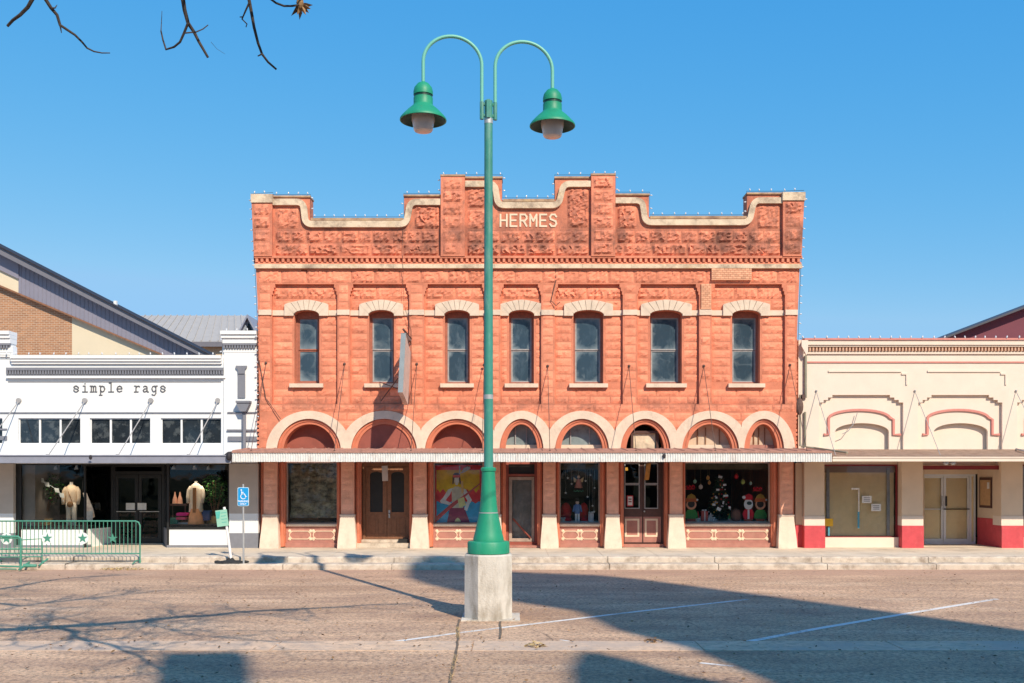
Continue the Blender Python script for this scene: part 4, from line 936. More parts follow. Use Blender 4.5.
# pair of glazed doors with transom
Xd0, Xd1 = A2[0]+.07, D1[0]; zd = 2.6+(472-474.5)*Y3/1000
g = G(); g.plate([(Xd0, .34), (Xd0, ZT-.05), (Xd1, ZT-.05), (Xd1, .34)], [[(Xd0+.06, .36), (Xd0+.06, zd), (Xd1-.06, zd), (Xd1-.06, .36)], [(Xd0+.06, zd+.1), (Xd0+.06, ZT-.1), (Xd1-.06, ZT-.1), (Xd1-.06, zd+.1)]], Y3, Y3+.1); g.build('door_frame', M['black'], ws)
xm = (Xd0+Xd1)/2
for a, b in ((Xd0+.07, xm-.01), (xm+.01, Xd1-.07)):
    h = [(a+.1, .52), (a+.1, zd-.12), (b-.1, zd-.12), (b-.1, .52)]
    g = G(); g.plate([(a, .36), (a, zd-.01), (b, zd-.01), (b, .36)], [h], Y3-.01, Y3+.05); d = g.build('door', M['black'], ws)
    g = G(); g.add([(a+.1, Y3+.02, .52), (b-.1, Y3+.02, .52), (b-.1, Y3+.02, zd-.12), (a+.1, Y3+.02, zd-.12)], [(0, 1, 2, 3)]); g.build('pane', M['glass'], d)
    g = G(); g.tube([(a+.05, Y3-.05, 1.35), (b-.05, Y3-.05, 1.35)], .014, 6); g.build('handle', M['steel'], d)
    c = (a+b)/2+(.12 if a < xm-.2 else -.25)
    g = G(); g.box(c-.14, c+.14, Y3-.014, Y3-.011, 1.4, 1.62); g.build('door_notice', M['white_metal'], d)
g = G(); g.box(A2[0]-.55, A2[0]-.35, Y3-.55, Y3-.54, 1.05, 1.38)
g.build('window_notice', M['white_metal'], ws)
g = G(); g.add([(A1[0]-.3, YW+.2, .29), (B1[0]+.3, YW+.2, .29), (D1[0]+.1, Y3+.1, .34), (A2[0]-.1, Y3+.1, .34)], [(0, 1, 2, 3)])
g.box(A2[0], D1[0], Y3-.05, Y3+.3, .3, .345); g.build('threshold', M['side'], ws)
g = G(); xL, xR = fx(-8), fx(257)
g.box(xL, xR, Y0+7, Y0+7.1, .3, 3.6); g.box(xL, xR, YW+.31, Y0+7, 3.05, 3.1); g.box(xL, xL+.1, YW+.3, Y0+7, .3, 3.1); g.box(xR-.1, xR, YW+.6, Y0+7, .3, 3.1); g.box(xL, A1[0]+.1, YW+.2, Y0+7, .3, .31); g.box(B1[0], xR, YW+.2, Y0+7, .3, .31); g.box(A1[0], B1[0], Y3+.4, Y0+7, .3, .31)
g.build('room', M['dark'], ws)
g = G(); g.box(fx(16), fx(31), YW+.25, YW+1.9, .8, 3.0); g.build('side_curtain', mat('taupe_curtain', (.36, .30, .25), .9, .12, 3), ws)
g = G(); g.pbox(14, 84, 527, 530, YW+.2, YW+1.6); g.pbox(166, 229, 525, 530, YW+.2, YW+1.4); g.build('display_floor', M['dark2'], ws)
g = G(); g.pbox(168, 229, 464, 470, YW+.6, YW+.64); g.build('top_strip', mat('grey_brown_valance', (.12, .105, .09), .9, .2), ws)
for px in (168.5, 190, 204, 49, 70):
    g = G(); X = fx(px); g.tube([(X, YW+.5, ZT), (X, YW+.45, fz(466))], .02, 6); g.lathe([(.03, fz(466)), (.055, fz(468)), (.06, fz(469.5))], X, YW+.42, 10); sl_ = g.build('spotlight', M['bulb'], ws)
    ld = bpy.data.lights.new('shop_spot', 'SPOT'); ld.energy = 20; ld.spot_size = rad(85); ld.spot_blend = .6; ld.color = (1, .9, .75); ld.shadow_soft_size = .05
    lo = bpy.data.objects.new('shop_spot', ld); COL.objects.link(lo); lo.location = (X, YW+.40, fz(469.5)-.03); lo.rotation_euler = (rad(22), 0, 0)
# awning
YB = 28.5
aw = root('awning', None, None, (0, YB, 2.9)); aw.parent = ws; aw.location = Vector((0, YB, 2.9))-ws.location
def ax_(px): return (px-512)*YB/1000
g = G(); g.box(ax_(-150), ax_(231.3), YB, YB+.06, fz(463, YB), fz(455.2, YB)); g.box(ax_(-150), ax_(231.3), YB-.03, YB+.03, fz(456, YB), fz(454.8, YB)); g.build('fascia', M['slate_awning'], aw)
g = G(); g.box(ax_(-150), ax_(231.2), YB+.03, YW-.06, fz(457, YB), fz(455.2, YB)); g.build('roof_sheet', M['slate_awning'], aw)
for px in (-47, 19, 85, 151, 218):
    g = G(); X = fx(px); g.tube([(X, YW, fz(400.5)), (X-.35, YB+.15, fz(456, YB))], .016, 6)
    g.tube([(X, YW-.051 if px > 200 else YW, fz(400.5)), (X, YW-.07, fz(400.5))], .075, 12); g.blob((X-.35, YB+.1, fz(455.5, YB)), .05, 8, 5); g.build('tie_rod', M['rod_grey'], aw)
# downspout with hopper
g = G(); X = fx(245.2)
g.pplate([(239, 402), (251.4, 402), (251.4, 405), (248.2, 412), (242.4, 412), (239, 405)], [], YW-.30, YW-.06); g.pbox(238.4, 252, 401.4, 403.4, YW-.33, YW-.055)
g.tube([(X, YW-.14, fz(411)), (X, YW-.14, fz(452))], .058, 10); g.build('downspout', M['grey'], ws)
g = G(); g.tube([(fx(228), YW-.3, fz(456)), (fx(233), YW-.5, fz(453.5)), (fx(238), YW-.4, fz(453))], .05, 8); g.blob((ax_(229.5), YB-.05, fz(456.5, YB)), (.09, .09, .12), 8, 6); g.build('pipe_end', M['wire'], ws)
#g = G(); g.tube([(fx(247.5), YW-.45, .33), (fx(247.5), YW-.45, .52), (fx(251), YW-.45, .40), (fx(256), YW-.42, .40), (fx(256), YW-.42, .52)], .03, 7); g.build('hose_fitting', M['wire'], label='small black bent pipe standing on the pavement by the grey pier base', cat='pipe')

# ================================================================ cream shop on the right
cs = root('cream_shop', 'single-storey cream stucco shop with rose trim and raspberry pier bases', 'building', (fx(910), Y0, .3))
YR = Y0+.12
YD = YR+.02
AR = [(861, 0), (960, 0), (1059, 0), (1158, 0)]
def stepped(cx):   # big recess with stepped corners
    return [(cx-42, 451), (cx-42, 405)]+[(cx-42+4*k+d, 405-2.5*k-e) for k in range(4) for d, e in ((0, 2.5), (4, 2.5))]+[(cx+42-4*(3-k)-d, 405-2.5*(3-k)-e) for k in range(4) for d, e in ((4, 2.5), (0, 2.5))]+[(cx+42, 405), (cx+42, 451)]
def stepA(cx):
    L_ = [(cx-42, 450.5), (cx-42, 405)]; x, y = cx-42, 405
    for k in range(4): y -= 2.5; L_.append((x, y)); x += 4.4 if k else 4.4; L_.append((x, y))
    Rr = [(2*cx-a, b) for a, b in L_][::-1]; return L_+Rr
def archA(cx, dx=2, t=423, s=431.5, h=27): return [(cx-h+dx, 450.5)]+[(cx+dx-h*math.cos(math.pi*i/16), s-(s-t)*math.sin(math.pi*i/16)) for i in range(17)]+[(cx+dx+h, 450.5)]
g = G()
# bottom edge with stepped bays cut in as notches
ol = [(798.2, 450.5), (798.2, 345), (1200, 345), (1200, 450.5)]
for cx, _ in AR[::-1]: ol += stepA(cx)[::-1]
g.pplate(ol, [[(cx-33, 388), (cx-33, 375.5), (cx-30, 375.5), (cx-30, 372.4), (cx+42, 372.4), (cx+42, 375), (cx+45.5, 375), (cx+45.5, 386), (cx+42, 388)] for cx, _ in AR[:0]], YR, YR+.10)
# shallow upper panels
ol2 = [(798.3, 450.4)]+[(798.3, 346), (1199, 346), (1199, 450.4)]
for cx, _ in AR[::-1]: ol2 += archA(cx)[::-1]
g.pplate(ol2, [], YR+.101, YR+.20)
g.pbox(798.4, 1198, 347, 463, YR+.26, YR+.5)
g.pbox(798.4, 1200, 340, 346, YR+.001, YR+.5)
for cx, _ in AR:      # raised frame round upper panel
    P = [(cx-36, 376), (cx-33, 372.2), (cx+40, 372.2), (cx+40, 374.8), (cx+44.5, 374.8), (cx+44.5, 385), (cx+40, 387.6)]
    for p, q in zip(P, P[1:]):
        if p[1] == q[1]: g.pbox(min(p[0], q[0]), max(p[0], q[0]), p[1]-1.6, p[1], YR-.035, YR-.001)
    g.pbox(cx+44.5, cx+46, 373.2, 385, YR-.035, YR-.001)
x0s = fx(798.4); g.box(x0s, fx(1198), YR+12, YR+12.2, 0, fz(345)); g.box(fx(1197), fx(1198), YR+.5, YR+12, 0, fz(345)); g.box(x0s, x0s+.15, YR+.5, YR+12, 0, fz(345)); g.box(x0s, fx(1198), YR+.5, YR+12, fz(360)-.1, fz(360))
g.build('wall', M['shop_cream'], cs)
g = G()
g.pbox(804.4, 1200, 340.8, 345.5, YR-.16, YR-.001); g.pbox(803, 1200, 345.5, 347.2, YR-.12, YR-.001); g.pbox(806, 1200, 352.5, 354.2, YR-.05, YR-.001)
g.pplate([(799.5, 341), (806, 341), (806, 352), (804.5, 356), (799.5, 347)], [], YR-.2, YR-.161)
g.build('cornice', M['shop_cream'], cs)
g = G(); g.pbox(802.6, 1200, 339, 340.8, YR-.20, YR+.5); g.pbox(806, 1200, 361.6, 363, YR-.03, YR-.001)
g.build('cornice_line', M['pink'], cs)
g = G(); x = 805.
while x < 1198: g.pbox(x, x+1.6, 347.3, 351.2, YR-.09, YR-.001, R.random()); x += 3.3
g.build('dentil_band', mat('tan_rose_dentils', (.62, .37, .25), .8, .1), cs)
for cx, _ in AR:
    A = [(cx-36.5, 434.4), (cx-31.8, 434.4), (cx-31.8, 419.4)]+[(cx-1-31.0*math.cos(math.pi*i/18), 419.4-9.6*math.sin(math.pi*i/18)**.9) for i in range(1, 18)]+[(cx+33.2, 419.4), (cx+33.2, 434.4), (cx+40.5, 434.4)]
    g = G()
    O = []; I = []
    for i, p in enumerate(A):
        a = Vector(A[max(i-1, 0)]); b = Vector(A[min(i+1, len(A)-1)]); d = (b-a).normalized(); n = Vector((d.y, -d.x))*1.15
        O.append((p[0]+n.x, p[1]+n.y)); I.append((p[0]-n.x, p[1]-n.y))
    g.pband(I, O, YR+.05, YR+.1); g.build('arch_moulding', M['pink'], cs)
# ground floor
def col_(a, b, y0, y1, top_=463):
    g = G(); g.pbox(a, b, top_-13, 516, y0, y1); p = g.build('pier', M['shop_cream_dk'], cs)
    g = G(); g.pbox(a-.2, b+.2, 516, 525.4, y0-.02, y1); g.build('pier_band', M['shop_cream'], p)
    g = G(); g.pbox(a-.3, b+.3, 525.4, 550, y0-.05, y1+.02)
    g.build('pier_base', M['raspberry'], p)
col_(803, 823, YR-.12, YR+.4); col_(900, 921, YR-.12, YR+.4); col_(999, 1020.5, YR-.12, YR+.4)
g = G(); g.pbox(796.2, 802.8, 463, 525, YR+.1, YR+.3); g.build('return_wall', M['shop_cream_dk'], cs)
g = G(); g.pbox(796.2, 802.8, 525, 548, YR+.08, YR+.3); g.build('return_base', M['raspberry'], cs)
g = G(); g.pbox(798, 1130, 450.6, 465, YR+.21, YR+.29); g.build('header', M['shop_cream_dk'], cs)
def cwin(a, b, items=True):
    Y = YR+.22
    g = G(); g.pbox(a, b, 537.6, 548, YR+.1, YR+.4); g.build('bulkhead', M['shop_cream'], cs)
    g = G(); g.pplate([(a, 464.6), (b, 464.6), (b, 537.6), (a, 537.6)], [[(a+.8, 466), (b-1.5, 466), (b-1.5, 536.6), (a+.8, 536.6)]], Y-.04, Y+.04); wn = g.build('shop_window', M['dark_red'], cs)
    g = G(); g.add([(fx(a+.8), Y, fz(536.6)), (fx(b-1.5), Y, fz(536.6)), (fx(b-1.5), Y, fz(466)), (fx(a+.8), Y, fz(466))], [(0, 1, 2, 3)]); g.build('pane', M['glass_haze'], wn)
    g = G()
    for x in (a+5.5, b-10): g.pbox(x, x+3, 468, 536, Y+.02, Y+.05)
    g.build('mullion', M['sash_grey'], wn)
    g = G(); g.pbox(a, b, 466, 472.5, Y+.055, Y+.065); g.build('blind_roll', mat('dusty_rose_blind', (.40, .29, .23), .9, .1), wn)
    M.setdefault('kraft', mat('brown_kraft_paper', (.90, .68, .38), .85, .08, 2, .15, 8, stains=[((.86, .68, .44), .9, .5, .7, .5, None, 0)]))
    crumple(a+1, b-2, 471, 536.5, Y+.10, .03, 'brown_paper', M['kraft'], cs, 26, 22)
    return wn
w1 = cwin(823.3, 899.6); cwin(1020.8, 1100)
Y = YR+.17
for a, b, t, m_ in ((863.7, 873.2, 496, 503.2), (873, 882.6, 504, 511.3)):
    g = G(); g.pbox(a, b, t, m_, Y-.01, Y); nn = g.build('paper_notice', M['white_metal'], w1)
    g = G()
    for k in range(3): g.pbox(a+1.6, b-1.6, t+1.5+1.7*k, t+2.2+1.7*k, Y-.013, Y-.0105)
    g.build('notice_print', M['grey'], nn)
g = G(); g.pbox(822.9, 834.5, 518.8, 526.5, Y-.01, Y); g.build('yellow_notice', mat('yellow_card', (.75, .45, .03), .7, .1), w1)
g = G(); g.pbox(859.2, 861.2, 512, 528.5, Y-.01, Y); g.pbox(829.5, 831.2, 527, 536, Y-.01, Y); g.build('blue_tape', mat('blue_tape', (.08, .30, .40), .7, .1), w1)
g = G(); g.pbox(853, 861, 488, 489.8, Y-.01, Y); g.pbox(860, 861, 490, 512, Y-.01, Y); g.build('tape', M['white_metal'], w1)
# recessed aluminium doors
Yd = Y0+1.45; D0 = xy(921, Yd); 
def dx(px): return (px-512)*Yd/1000
def dz(py): return CH+(HY-py)*Yd/1000
g = G(); g.plate([(dx(919), .3), (dx(919), dz(474.2)), (dx(975.5), dz(474.2)), (dx(975.5), .3)], [[(dx(921), .36), (dx(921), dz(476.3)), (dx(969.5), dz(476.3)), (dx(969.5), .36)], [(dx(971.5), .4), (dx(971.5), dz(476.3)), (dx(974.5), dz(476.3)), (dx(974.5), .4)]], Yd, Yd+.1); g.build('door_frame', M['alu'], cs)
for a, b in ((921.2, 943), (943.6, 969.2)):
    g = G(); g.plate([(dx(a), .36), (dx(a), dz(476.4)), (dx(b), dz(476.4)), (dx(b), .36)], [[(dx(a+.6 if a < 930 else a+2.6), .48), (dx(a+.6 if a < 930 else a+2.6), dz(478)), (dx(b-1.6), dz(478)), (dx(b-1.6), .48)]], Yd+.01, Yd+.06); d = g.build('door', M['alu'], cs)
    g = G(); g.add([(dx(a+.6), Yd+.04, .48), (dx(b-1), Yd+.04, .48), (dx(b-1), Yd+.04, dz(478)), (dx(a+.6), Yd+.04, dz(478))], [(0, 1, 2, 3)]); g.build('pane', M['glass_haze'], d)
    g = G(); g.box(dx(a), dx(b), Yd-.03, Yd+.0, dz(509.6), dz(508.6)); g.box(dx(945.2 if a > 930 else 941), dx(946.4 if a > 930 else 942.2), Yd-.06, Yd-.01, dz(506), dz(496)); g.build('push_bar', M['steel'] if a < 930 else M['black'], d)
g = G(); zz = [dz(537), dz(476)]; g.add([(dx(921), Yd+.08, .3), (dx(975), Yd+.08, .3), (dx(975), Yd+.08, dz(474)), (dx(921), Yd+.08, dz(474))], [(0, 1, 2, 3)]); g.build('brown_paper', M['kraft'], cs)
g = G(); g.box(dx(919), dx(980), Yd-.02, Yd+.3, dz(474.1), 3.3); g.build('door_header', M['shop_cream_dk'], cs)
g = G(); g.pbox(921, 999, 465.5, 469.6, YR+.02, YR+.2); g.build('header_rail', M['dark_red'], cs)
# side return of the recess with notice case
p, q = (dx(977.5), Yd), (fx(1000), YR+.3)
g = G(); seg_wall(g, p, q, 3.3, dz(515) if 0 else 1.16, .1); g.build('side_wall', M['shop_cream_dk'], cs)
g = G(); seg_wall(g, (p[0]-.01, p[1]-.01), (q[0]-.01, q[1]-.01), 1.16, .3, .12); g.build('side_wall_base', M['raspberry'], cs)
g = G(); seg_wall(g, (fx(921), YR+.3), (dx(921), Yd), 3.3, .3, -.1); g.build('side_wall', M['shop_cream_dk'], cs)
def lerp2(a, b, t): return (a[0]+(b[0]-a[0])*t-.03, a[1]+(b[1]-a[1])*t-.03)
g = G(); u0, u1 = lerp2(p, q, .13), lerp2(p, q, .80)
seg_wall(g, u0, u1, 2.43, 1.48, .028); nb = g.build('notice_case', M['wood_dk'], cs)
g = G(); v0, v1 = lerp2(p, q, .19), lerp2(p, q, .74); seg_wall(g, (v0[0]-.012, v0[1]-.012), (v1[0]-.012, v1[1]-.012), 2.35, 1.56, .01); g.build('cork_board', mat('cork', (.52, .32, .16), .85, .12, 12), nb)
g = G(); v0, v1 = lerp2(p, q, .58), lerp2(p, q, .70); seg_wall(g, (v0[0]-.02, v0[1]-.02), (v1[0]-.02, v1[1]-.02), 2.28, 2.08, .006); g.build('paper', M['white_metal'], nb)
g = G(); g.box(fx(921), fx(1000), YR+.2, Yd+.3, 3.1, 3.2); g.build('recess_ceiling', M['shop_cream_dk'], cs)
g = G(); g.add([(fx(921), YR, .306), (fx(1000), YR, .306), (dx(978), Yd+.05, .306), (dx(921), Yd+.05, .306)], [(0, 1, 2, 3)]); g.build('recess_floor', M['side'], cs)
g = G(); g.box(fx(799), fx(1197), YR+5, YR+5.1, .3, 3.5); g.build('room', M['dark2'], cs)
# awning of the cream shop
YC = 28.4
aw = root('awning', None, None, (0, YC, 2.9)); aw.parent = cs; aw.location = Vector((0, YC, 2.9))-cs.location
xa2, xb2 = (832.6-512)*YC/1000, (1200-512)*YC/1000; za, zb2_ = fz(457, YC), fz(461.4, YC)
g = G(); g.box(xa2, xb2, YC, YC+.05, zb2_, za); g.box(xa2, xb2, YC-.02, YC+.02, za-.03, za+.01); g.build('fascia', M['shop_cream'], aw)
g = G(); zw = fz(449.6); n = 400; vv = []
for i in range(n+1):
    x = xa2-.5+(xb2-xa2+.5)*i/n; d = .012*math.cos(i*math.pi)
    xf = max(x, xa2); vv += [(xf, YC-.02, za+.02+d), (x, YR-.01, zw+d)]
g.add(vv, [(2*i, 2*i+2, 2*i+3, 2*i+1) for i in range(n)]); g.build('roof_sheet', M['tan_metal'], aw)
for px in (816, 914.5, 1015.5):
    g = G(); X = fx(px); g.tube([(X, YR, fz(391)), (X, YC+.2, za+.05)], .010, 5); g.blob((X, YR-.02, fz(391)), .035, 8, 5); g.build('tie_rod', M['rod_grey'], aw)
# conduit, pipe and meter at the joint of the two shops
g = G(); X = fx(806); g.tube([(fx(804.8), YR-.06, fz(356)), (fx(804.8), YR-.06, fz(398))], .045, 8); g.tube([(fx(804.3), YR-.06, fz(412)), (fx(804.3), YR-.06, fz(446))], .035, 8)
g.tube([(fx(798.8), YR-.12, fz(395)), (fx(798.8), YR-.12, fz(446)), (fx(812), YR-.2, fz(448)), (fx(828), YC+.3, fz(452.5, YC))], .03, 8)
g.build('conduit', mat('grey_green_conduit', (.28, .27, .2), .7, .15), cs)
g = G(); g.blob((fx(797.4), YR-.2, fz(407)), (.12, .1, .26), 12, 8); g.pbox(800, 803.4, 395, 399, YR-.2, YR-.02); g.build('electric_meter', M['rod'], cs)
g = G(); g.tube([(fx(842), YR+.02, fz(434)), (fx(848), YR, fz(431)), (fx(854), YR, fz(423)), (fx(857), YR, fz(413))], .012, 5); g.build('cable', M['rod_grey'], cs); g = G(); g.tube([(fx(1000), YC+.3, fz(452, YC)), (fx(1006), YR-.6, fz(449.5)), (fx(1010), YR-.3, fz(453)), (fx(1004), YR-.4, fz(456))], .03, 6); g.build('cable', M['rod_grey'], cs)
g = G()
for px in (946, 953): g.lathe([(.03, 2.98), (.07, 2.93), (.08, 2.84), (.03, 2.8)], (px-512)*28.6/1000, 28.6, 10)
g.tube([((940-512)*28.6/1000, 28.6, 3.0), ((958-512)*28.6/1000, 28.6, 3.0)], .02, 6); g.build('floodlight', M['steel'], cs)

# ================================================================ roofs behind
def bx(px, Y): return (px-512)*Y/1000
def bz(py, Y): return CH+(HY-py)*Y/1000
hb = root('gabled_hall', 'large building with sloping slate-grey roof edge and brown brick gable behind the white shop', 'building', (bx(60, 47), 47, 0))
Yh = 47.
def hp(pts, Y=47.2): return [(bx(a, Y), bz(b, Y)) for a, b in pts]
M['brownbrick'] = mat('brown_brick', (.40, .20, .10), .85, .12, 4, .1)
def add_brick_tex(m, sc=1, c1=(.45, .21, .10), c2=(.32, .15, .075), mo=(.52, .42, .32)):
    t = m.node_tree; L = t.links.new; b = t.nodes['Principled BSDF']; geo = N(t, 'NewGeometry'); sp = N(t, 'SeparateXYZ'); L(geo.outputs['Position'], sp.inputs[0]); cb = N(t, 'CombineXYZ'); L(sp.outputs[0], cb.inputs[0]); L(sp.outputs[2], cb.inputs[1])
    br = N(t, 'TexBrick'); br.inputs['Scale'].default_value = sc; br.inputs['Brick Width'].default_value = .24; br.inputs['Row Height'].default_value = .085; br.inputs['Mortar Size'].default_value = .009
    br.inputs['Color1'].default_value = (*c1, 1); br.inputs['Color2'].default_value = (*c2, 1); br.inputs['Mortar'].default_value = (*mo, 1); L(cb.outputs[0], br.inputs[0]); L(br.outputs['Color'], b.inputs['Base Color'])
add_brick_tex(M['brownbrick'])
M['tan_wall'] = mat('pale_tan_wall', (.68, .58, .42), .85, .03, 1)
M['slate'] = mat('slate_grey_metal', (.17, .165, .19), .5, .06, 2)
M['bluegrey'] = mat('blue_grey_siding', (.235, .225, .28), .5, .05, 2)
sl = (356-248)/(212.)
def ln(x, o=0): return 248+sl*x+o
def rt0(x): return 246.5+.515*x
def bl(x): return 285+.425*x
g = G(); g.plate(hp([(-150, 372), (-150, rt0(-150)+6), (72, rt0(72)+6), (72, 372)]), [], Yh+.2, Yh+.5); g.build('brick_wall', M['brownbrick'], hb)
g = G(); g.plate(hp([(72, 372), (72, rt0(72)+6), (235, rt0(235)+4), (235, 372)]), [], Yh+.2, Yh+.5); g.build('wall', M['tan_wall'], hb)
g = G(); g.plate(hp([(-150, rt0(-150)+6), (-150, bl(-150)), (18, bl(18)), (18, rt0(18)+6)], 47), [], Yh+.05, Yh+.19); g.build('gable_panel', M['tan_wall'], hb)
g = G(); g.plate(hp([(-150, rt0(-150)+6), (-150, bl(-150)-22), (18, bl(18)-14), (18, rt0(18)+6)], 46.9), [], Yh-.05, Yh+.049); g.build('gable_panel', M['bluegrey'], hb)
g = G(); g.plate(hp([(18, rt0(18)+6), (18, bl(18)), (185, bl(185)), (260, rt0(260)+14), (260, rt0(260)+6)], 46.95), [], Yh, Yh+.18); x = 20
while x < 200: g.plate(hp([(x, rt0(x)+7), (x+.4, rt0(x)+7), (x+.4, bl(x)-.5), (x, bl(x)-.5)], 46.9), [], Yh-.02, Yh-.0005); x += 4.2
g.build('gable_cladding', M['bluegrey'], hb)
g = G(); g.plate(hp([(-150, bl(-150)), (-150, bl(-150)+1.8), (18, bl(18)+1.8), (185, bl(185)+1.5), (185, bl(185))], 46.9), [], Yh-.06, Yh+.19); g.build('gable_strip', M['wood'], hb)
g = G(); A = hp([(-180, rt0(-180)+.8), (262, rt0(262)+.8)], Yh-.5); B = hp([(-180, rt0(-180)+9.5), (262, rt0(262)+5.5)], Yh-.5)
g.band(B, A, Yh-.5, Yh+3); g.build('roof', M['slate'], hb)
g = G(); A = hp([(-180, rt0(-180)-.3), (262, rt0(262)-.3)], Yh-.6); B = hp([(-180, rt0(-180)+.7), (262, rt0(262)+.7)], Yh-.6); g.band(B, A, Yh-.6, Yh+3.1); g.build('roof_edge', M['wire'], hb)
g = G(); g.box(bx(105, Yh), bx(108, Yh), Yh+1, Yh+1.15, bz(302, Yh), bz(297, Yh)); g.build('roof_vent', M['white'], hb)
Yk = 62.
kb = root('metal_roofed_house', 'building with grey standing seam metal roof behind the white shop end pier', 'building', (bx(200, Yk), Yk, 0))
g = G(); ridge_y = Yk+6
r0, r1 = bx(128, Yk), bx(246.5, Yk); 
zr = CH+(HY-315.5)*ridge_y/1000; ze = bz(341.5, Yk)
xr0, xr1 = bx(120, ridge_y), bx(247.5, ridge_y)
vv = [(xr0, Yk, ze), (bx(254, Yk)-.1, Yk, ze), (xr1, ridge_y, zr), (xr0, ridge_y, zr)]
g.add(vv+[(a, b, c-.15) for a, b, c in vv], [(0, 1, 2, 3), (7, 6, 5, 4), (0, 4, 5, 1), (1, 5, 6, 2), (2, 6, 7, 3)])
for i in range(20):
    t0 = i/20; p0 = Vector(vv[0]).lerp(Vector(vv[1]), t0); p1 = Vector(vv[3]).lerp(Vector(vv[2]), t0); g.tube([p0+Vector((0, 0, .03)), p1+Vector((0, 0, .03))], .05, 4)
g.build('roof', mat('grey_brown_metal_roof', (.40, .375, .35), .6, .06, 2, 0), kb)
g = G(); g.box(xr0, bx(254, Yk), Yk-.05, Yk+.1, ze-.32, ze-.02); g.build('gutter', M['slate'], kb)
g = G(); g.box(xr0, bx(250, Yk), Yk+.4, Yk+12, 0, ze-.2); g.build('wall', mat('tan_board_wall', (.60, .45, .30), .85, .05, 2), kb)
g = G(); g.plate([(bx(a, Yk-.3), bz(b, Yk-.3)) for a, b in ((248.3, 316), (240.5, 331), (240.5, 346), (257, 346), (257, 332))], [], Yk-.3, Yk+3); g.build('gable_wall', mat('pale_blue_gable', (.32, .36, .42), .8, .05), kb)
g = G(); g.plate([(bx(a, Yk-.4), bz(b, Yk-.4)) for a, b in ((248.3, 315), (239.3, 332.5), (241, 332.5), (248.3, 318.2), (256.5, 333.5), (258.3, 333.5))], [], Yk-.7, Yk+3); g.build('gable_edge', M['slate_awning'], kb)
g = G(); g.plate([(bx(a, Yk-.4), bz(b, Yk-.4)) for a, b in ((248.4, 323), (245, 330.5), (251.8, 330.5))], [], Yk-.36, Yk-.302); g.build('gable_window', M['black'], kb)
Yt = 48.
rb = root('maroon_gabled_hall', 'maroon clad building with a sloping dark roof edge rising behind the cream shop', 'building', (bx(1040, Yt), Yt, 0))
sr = (338-306.)/(940-1024)
def lr(x, o=0): return 338+sr*(x-940)+o
def rp(pts): return [(bx(a, Yt), bz(b, Yt)) for a, b in pts]
g = G(); g.plate(rp([(880, 380), (880, lr(880, 1.2)), (1250, lr(1250, 1.2)), (1250, 380)]), [], Yt+.3, Yt+.6)
g.build('wall', mat('maroon_metal_cladding', (.16, .035, .055), .6, .06, 2, 0), rb)
g = G(); g.band(rp([(876, lr(876, 2.4)), (1260, lr(1260, 2.4))]), rp([(876, lr(876, .4)), (1260, lr(1260, .4))]), Yt-.3, Yt+3); g.build('roof', mat('charcoal_roof_edge', (.07, .07, .085), .6, .1, 2, 0), rb)
# ================================================================ double street lamp
PX, PY = (488.5-512)/56, 1000/56.
def lz(py): return CH+(HY-py)/56.
lp = root('street_lamp', 'tall green double-armed street lamp on an octagonal concrete base in the road', 'street lamp', (PX, PY, 0))
g = G(); prof = [(.455, .012), (.455, .03), (.452, 1.12), (.43, 1.145), (.2, 1.15)]
vv = []
g.lathe(prof, PX, PY, 8, rot=math.pi/8)
o = g.build('concrete_base', M['concrete'], lp)
g = G(); g.box(PX-.47, PX+.56, PY-.45, PY+.46, 0, .022); g.build('footing', M['concrete'], lp)
g = G(); r_ = .375
g.lathe([(r_-.01, 1.15), (r_, 1.16), (r_, 1.34), (r_-.015, 1.365), (.275, 1.375), (.272, 1.42), (.255, 1.48), (.225, 1.60), (.195, 1.75), (.168, 1.88), (.150, 2.03), (.137, 2.2), (.125, 2.42), (.119, 2.58), (.119, 2.61), (.135, 2.62), (.137, 2.665), (.12, 2.68), (.10, 2.685)], PX, PY, 40)
g.build('flared_base', M['green'], lp, smooth='auto')
g = G(); g.lathe([(.171, 1.865), (.1715, 1.885)], PX, PY, 40, caps=False); g.build('base_band', M['steel'], lp)
g = G(); g.lathe([(.083, 2.68), (.081, 4.5), (.074, 8.6), (.073, lz(101))], PX, PY, 24); g.build('pole', M['teal'], lp, smooth='auto')
g = G(); g.lathe([(.0835, 3.9), (.0835, 3.98)], PX, PY, 24, caps=False); g.build('worn_band', M['steel'], lp); g = G(); g.lathe([(.077, lz(124)), (.0765, lz(119))], PX, PY, 24, caps=False); g.build('worn_band', M['steel'], lp)
ca = rad(9.5)
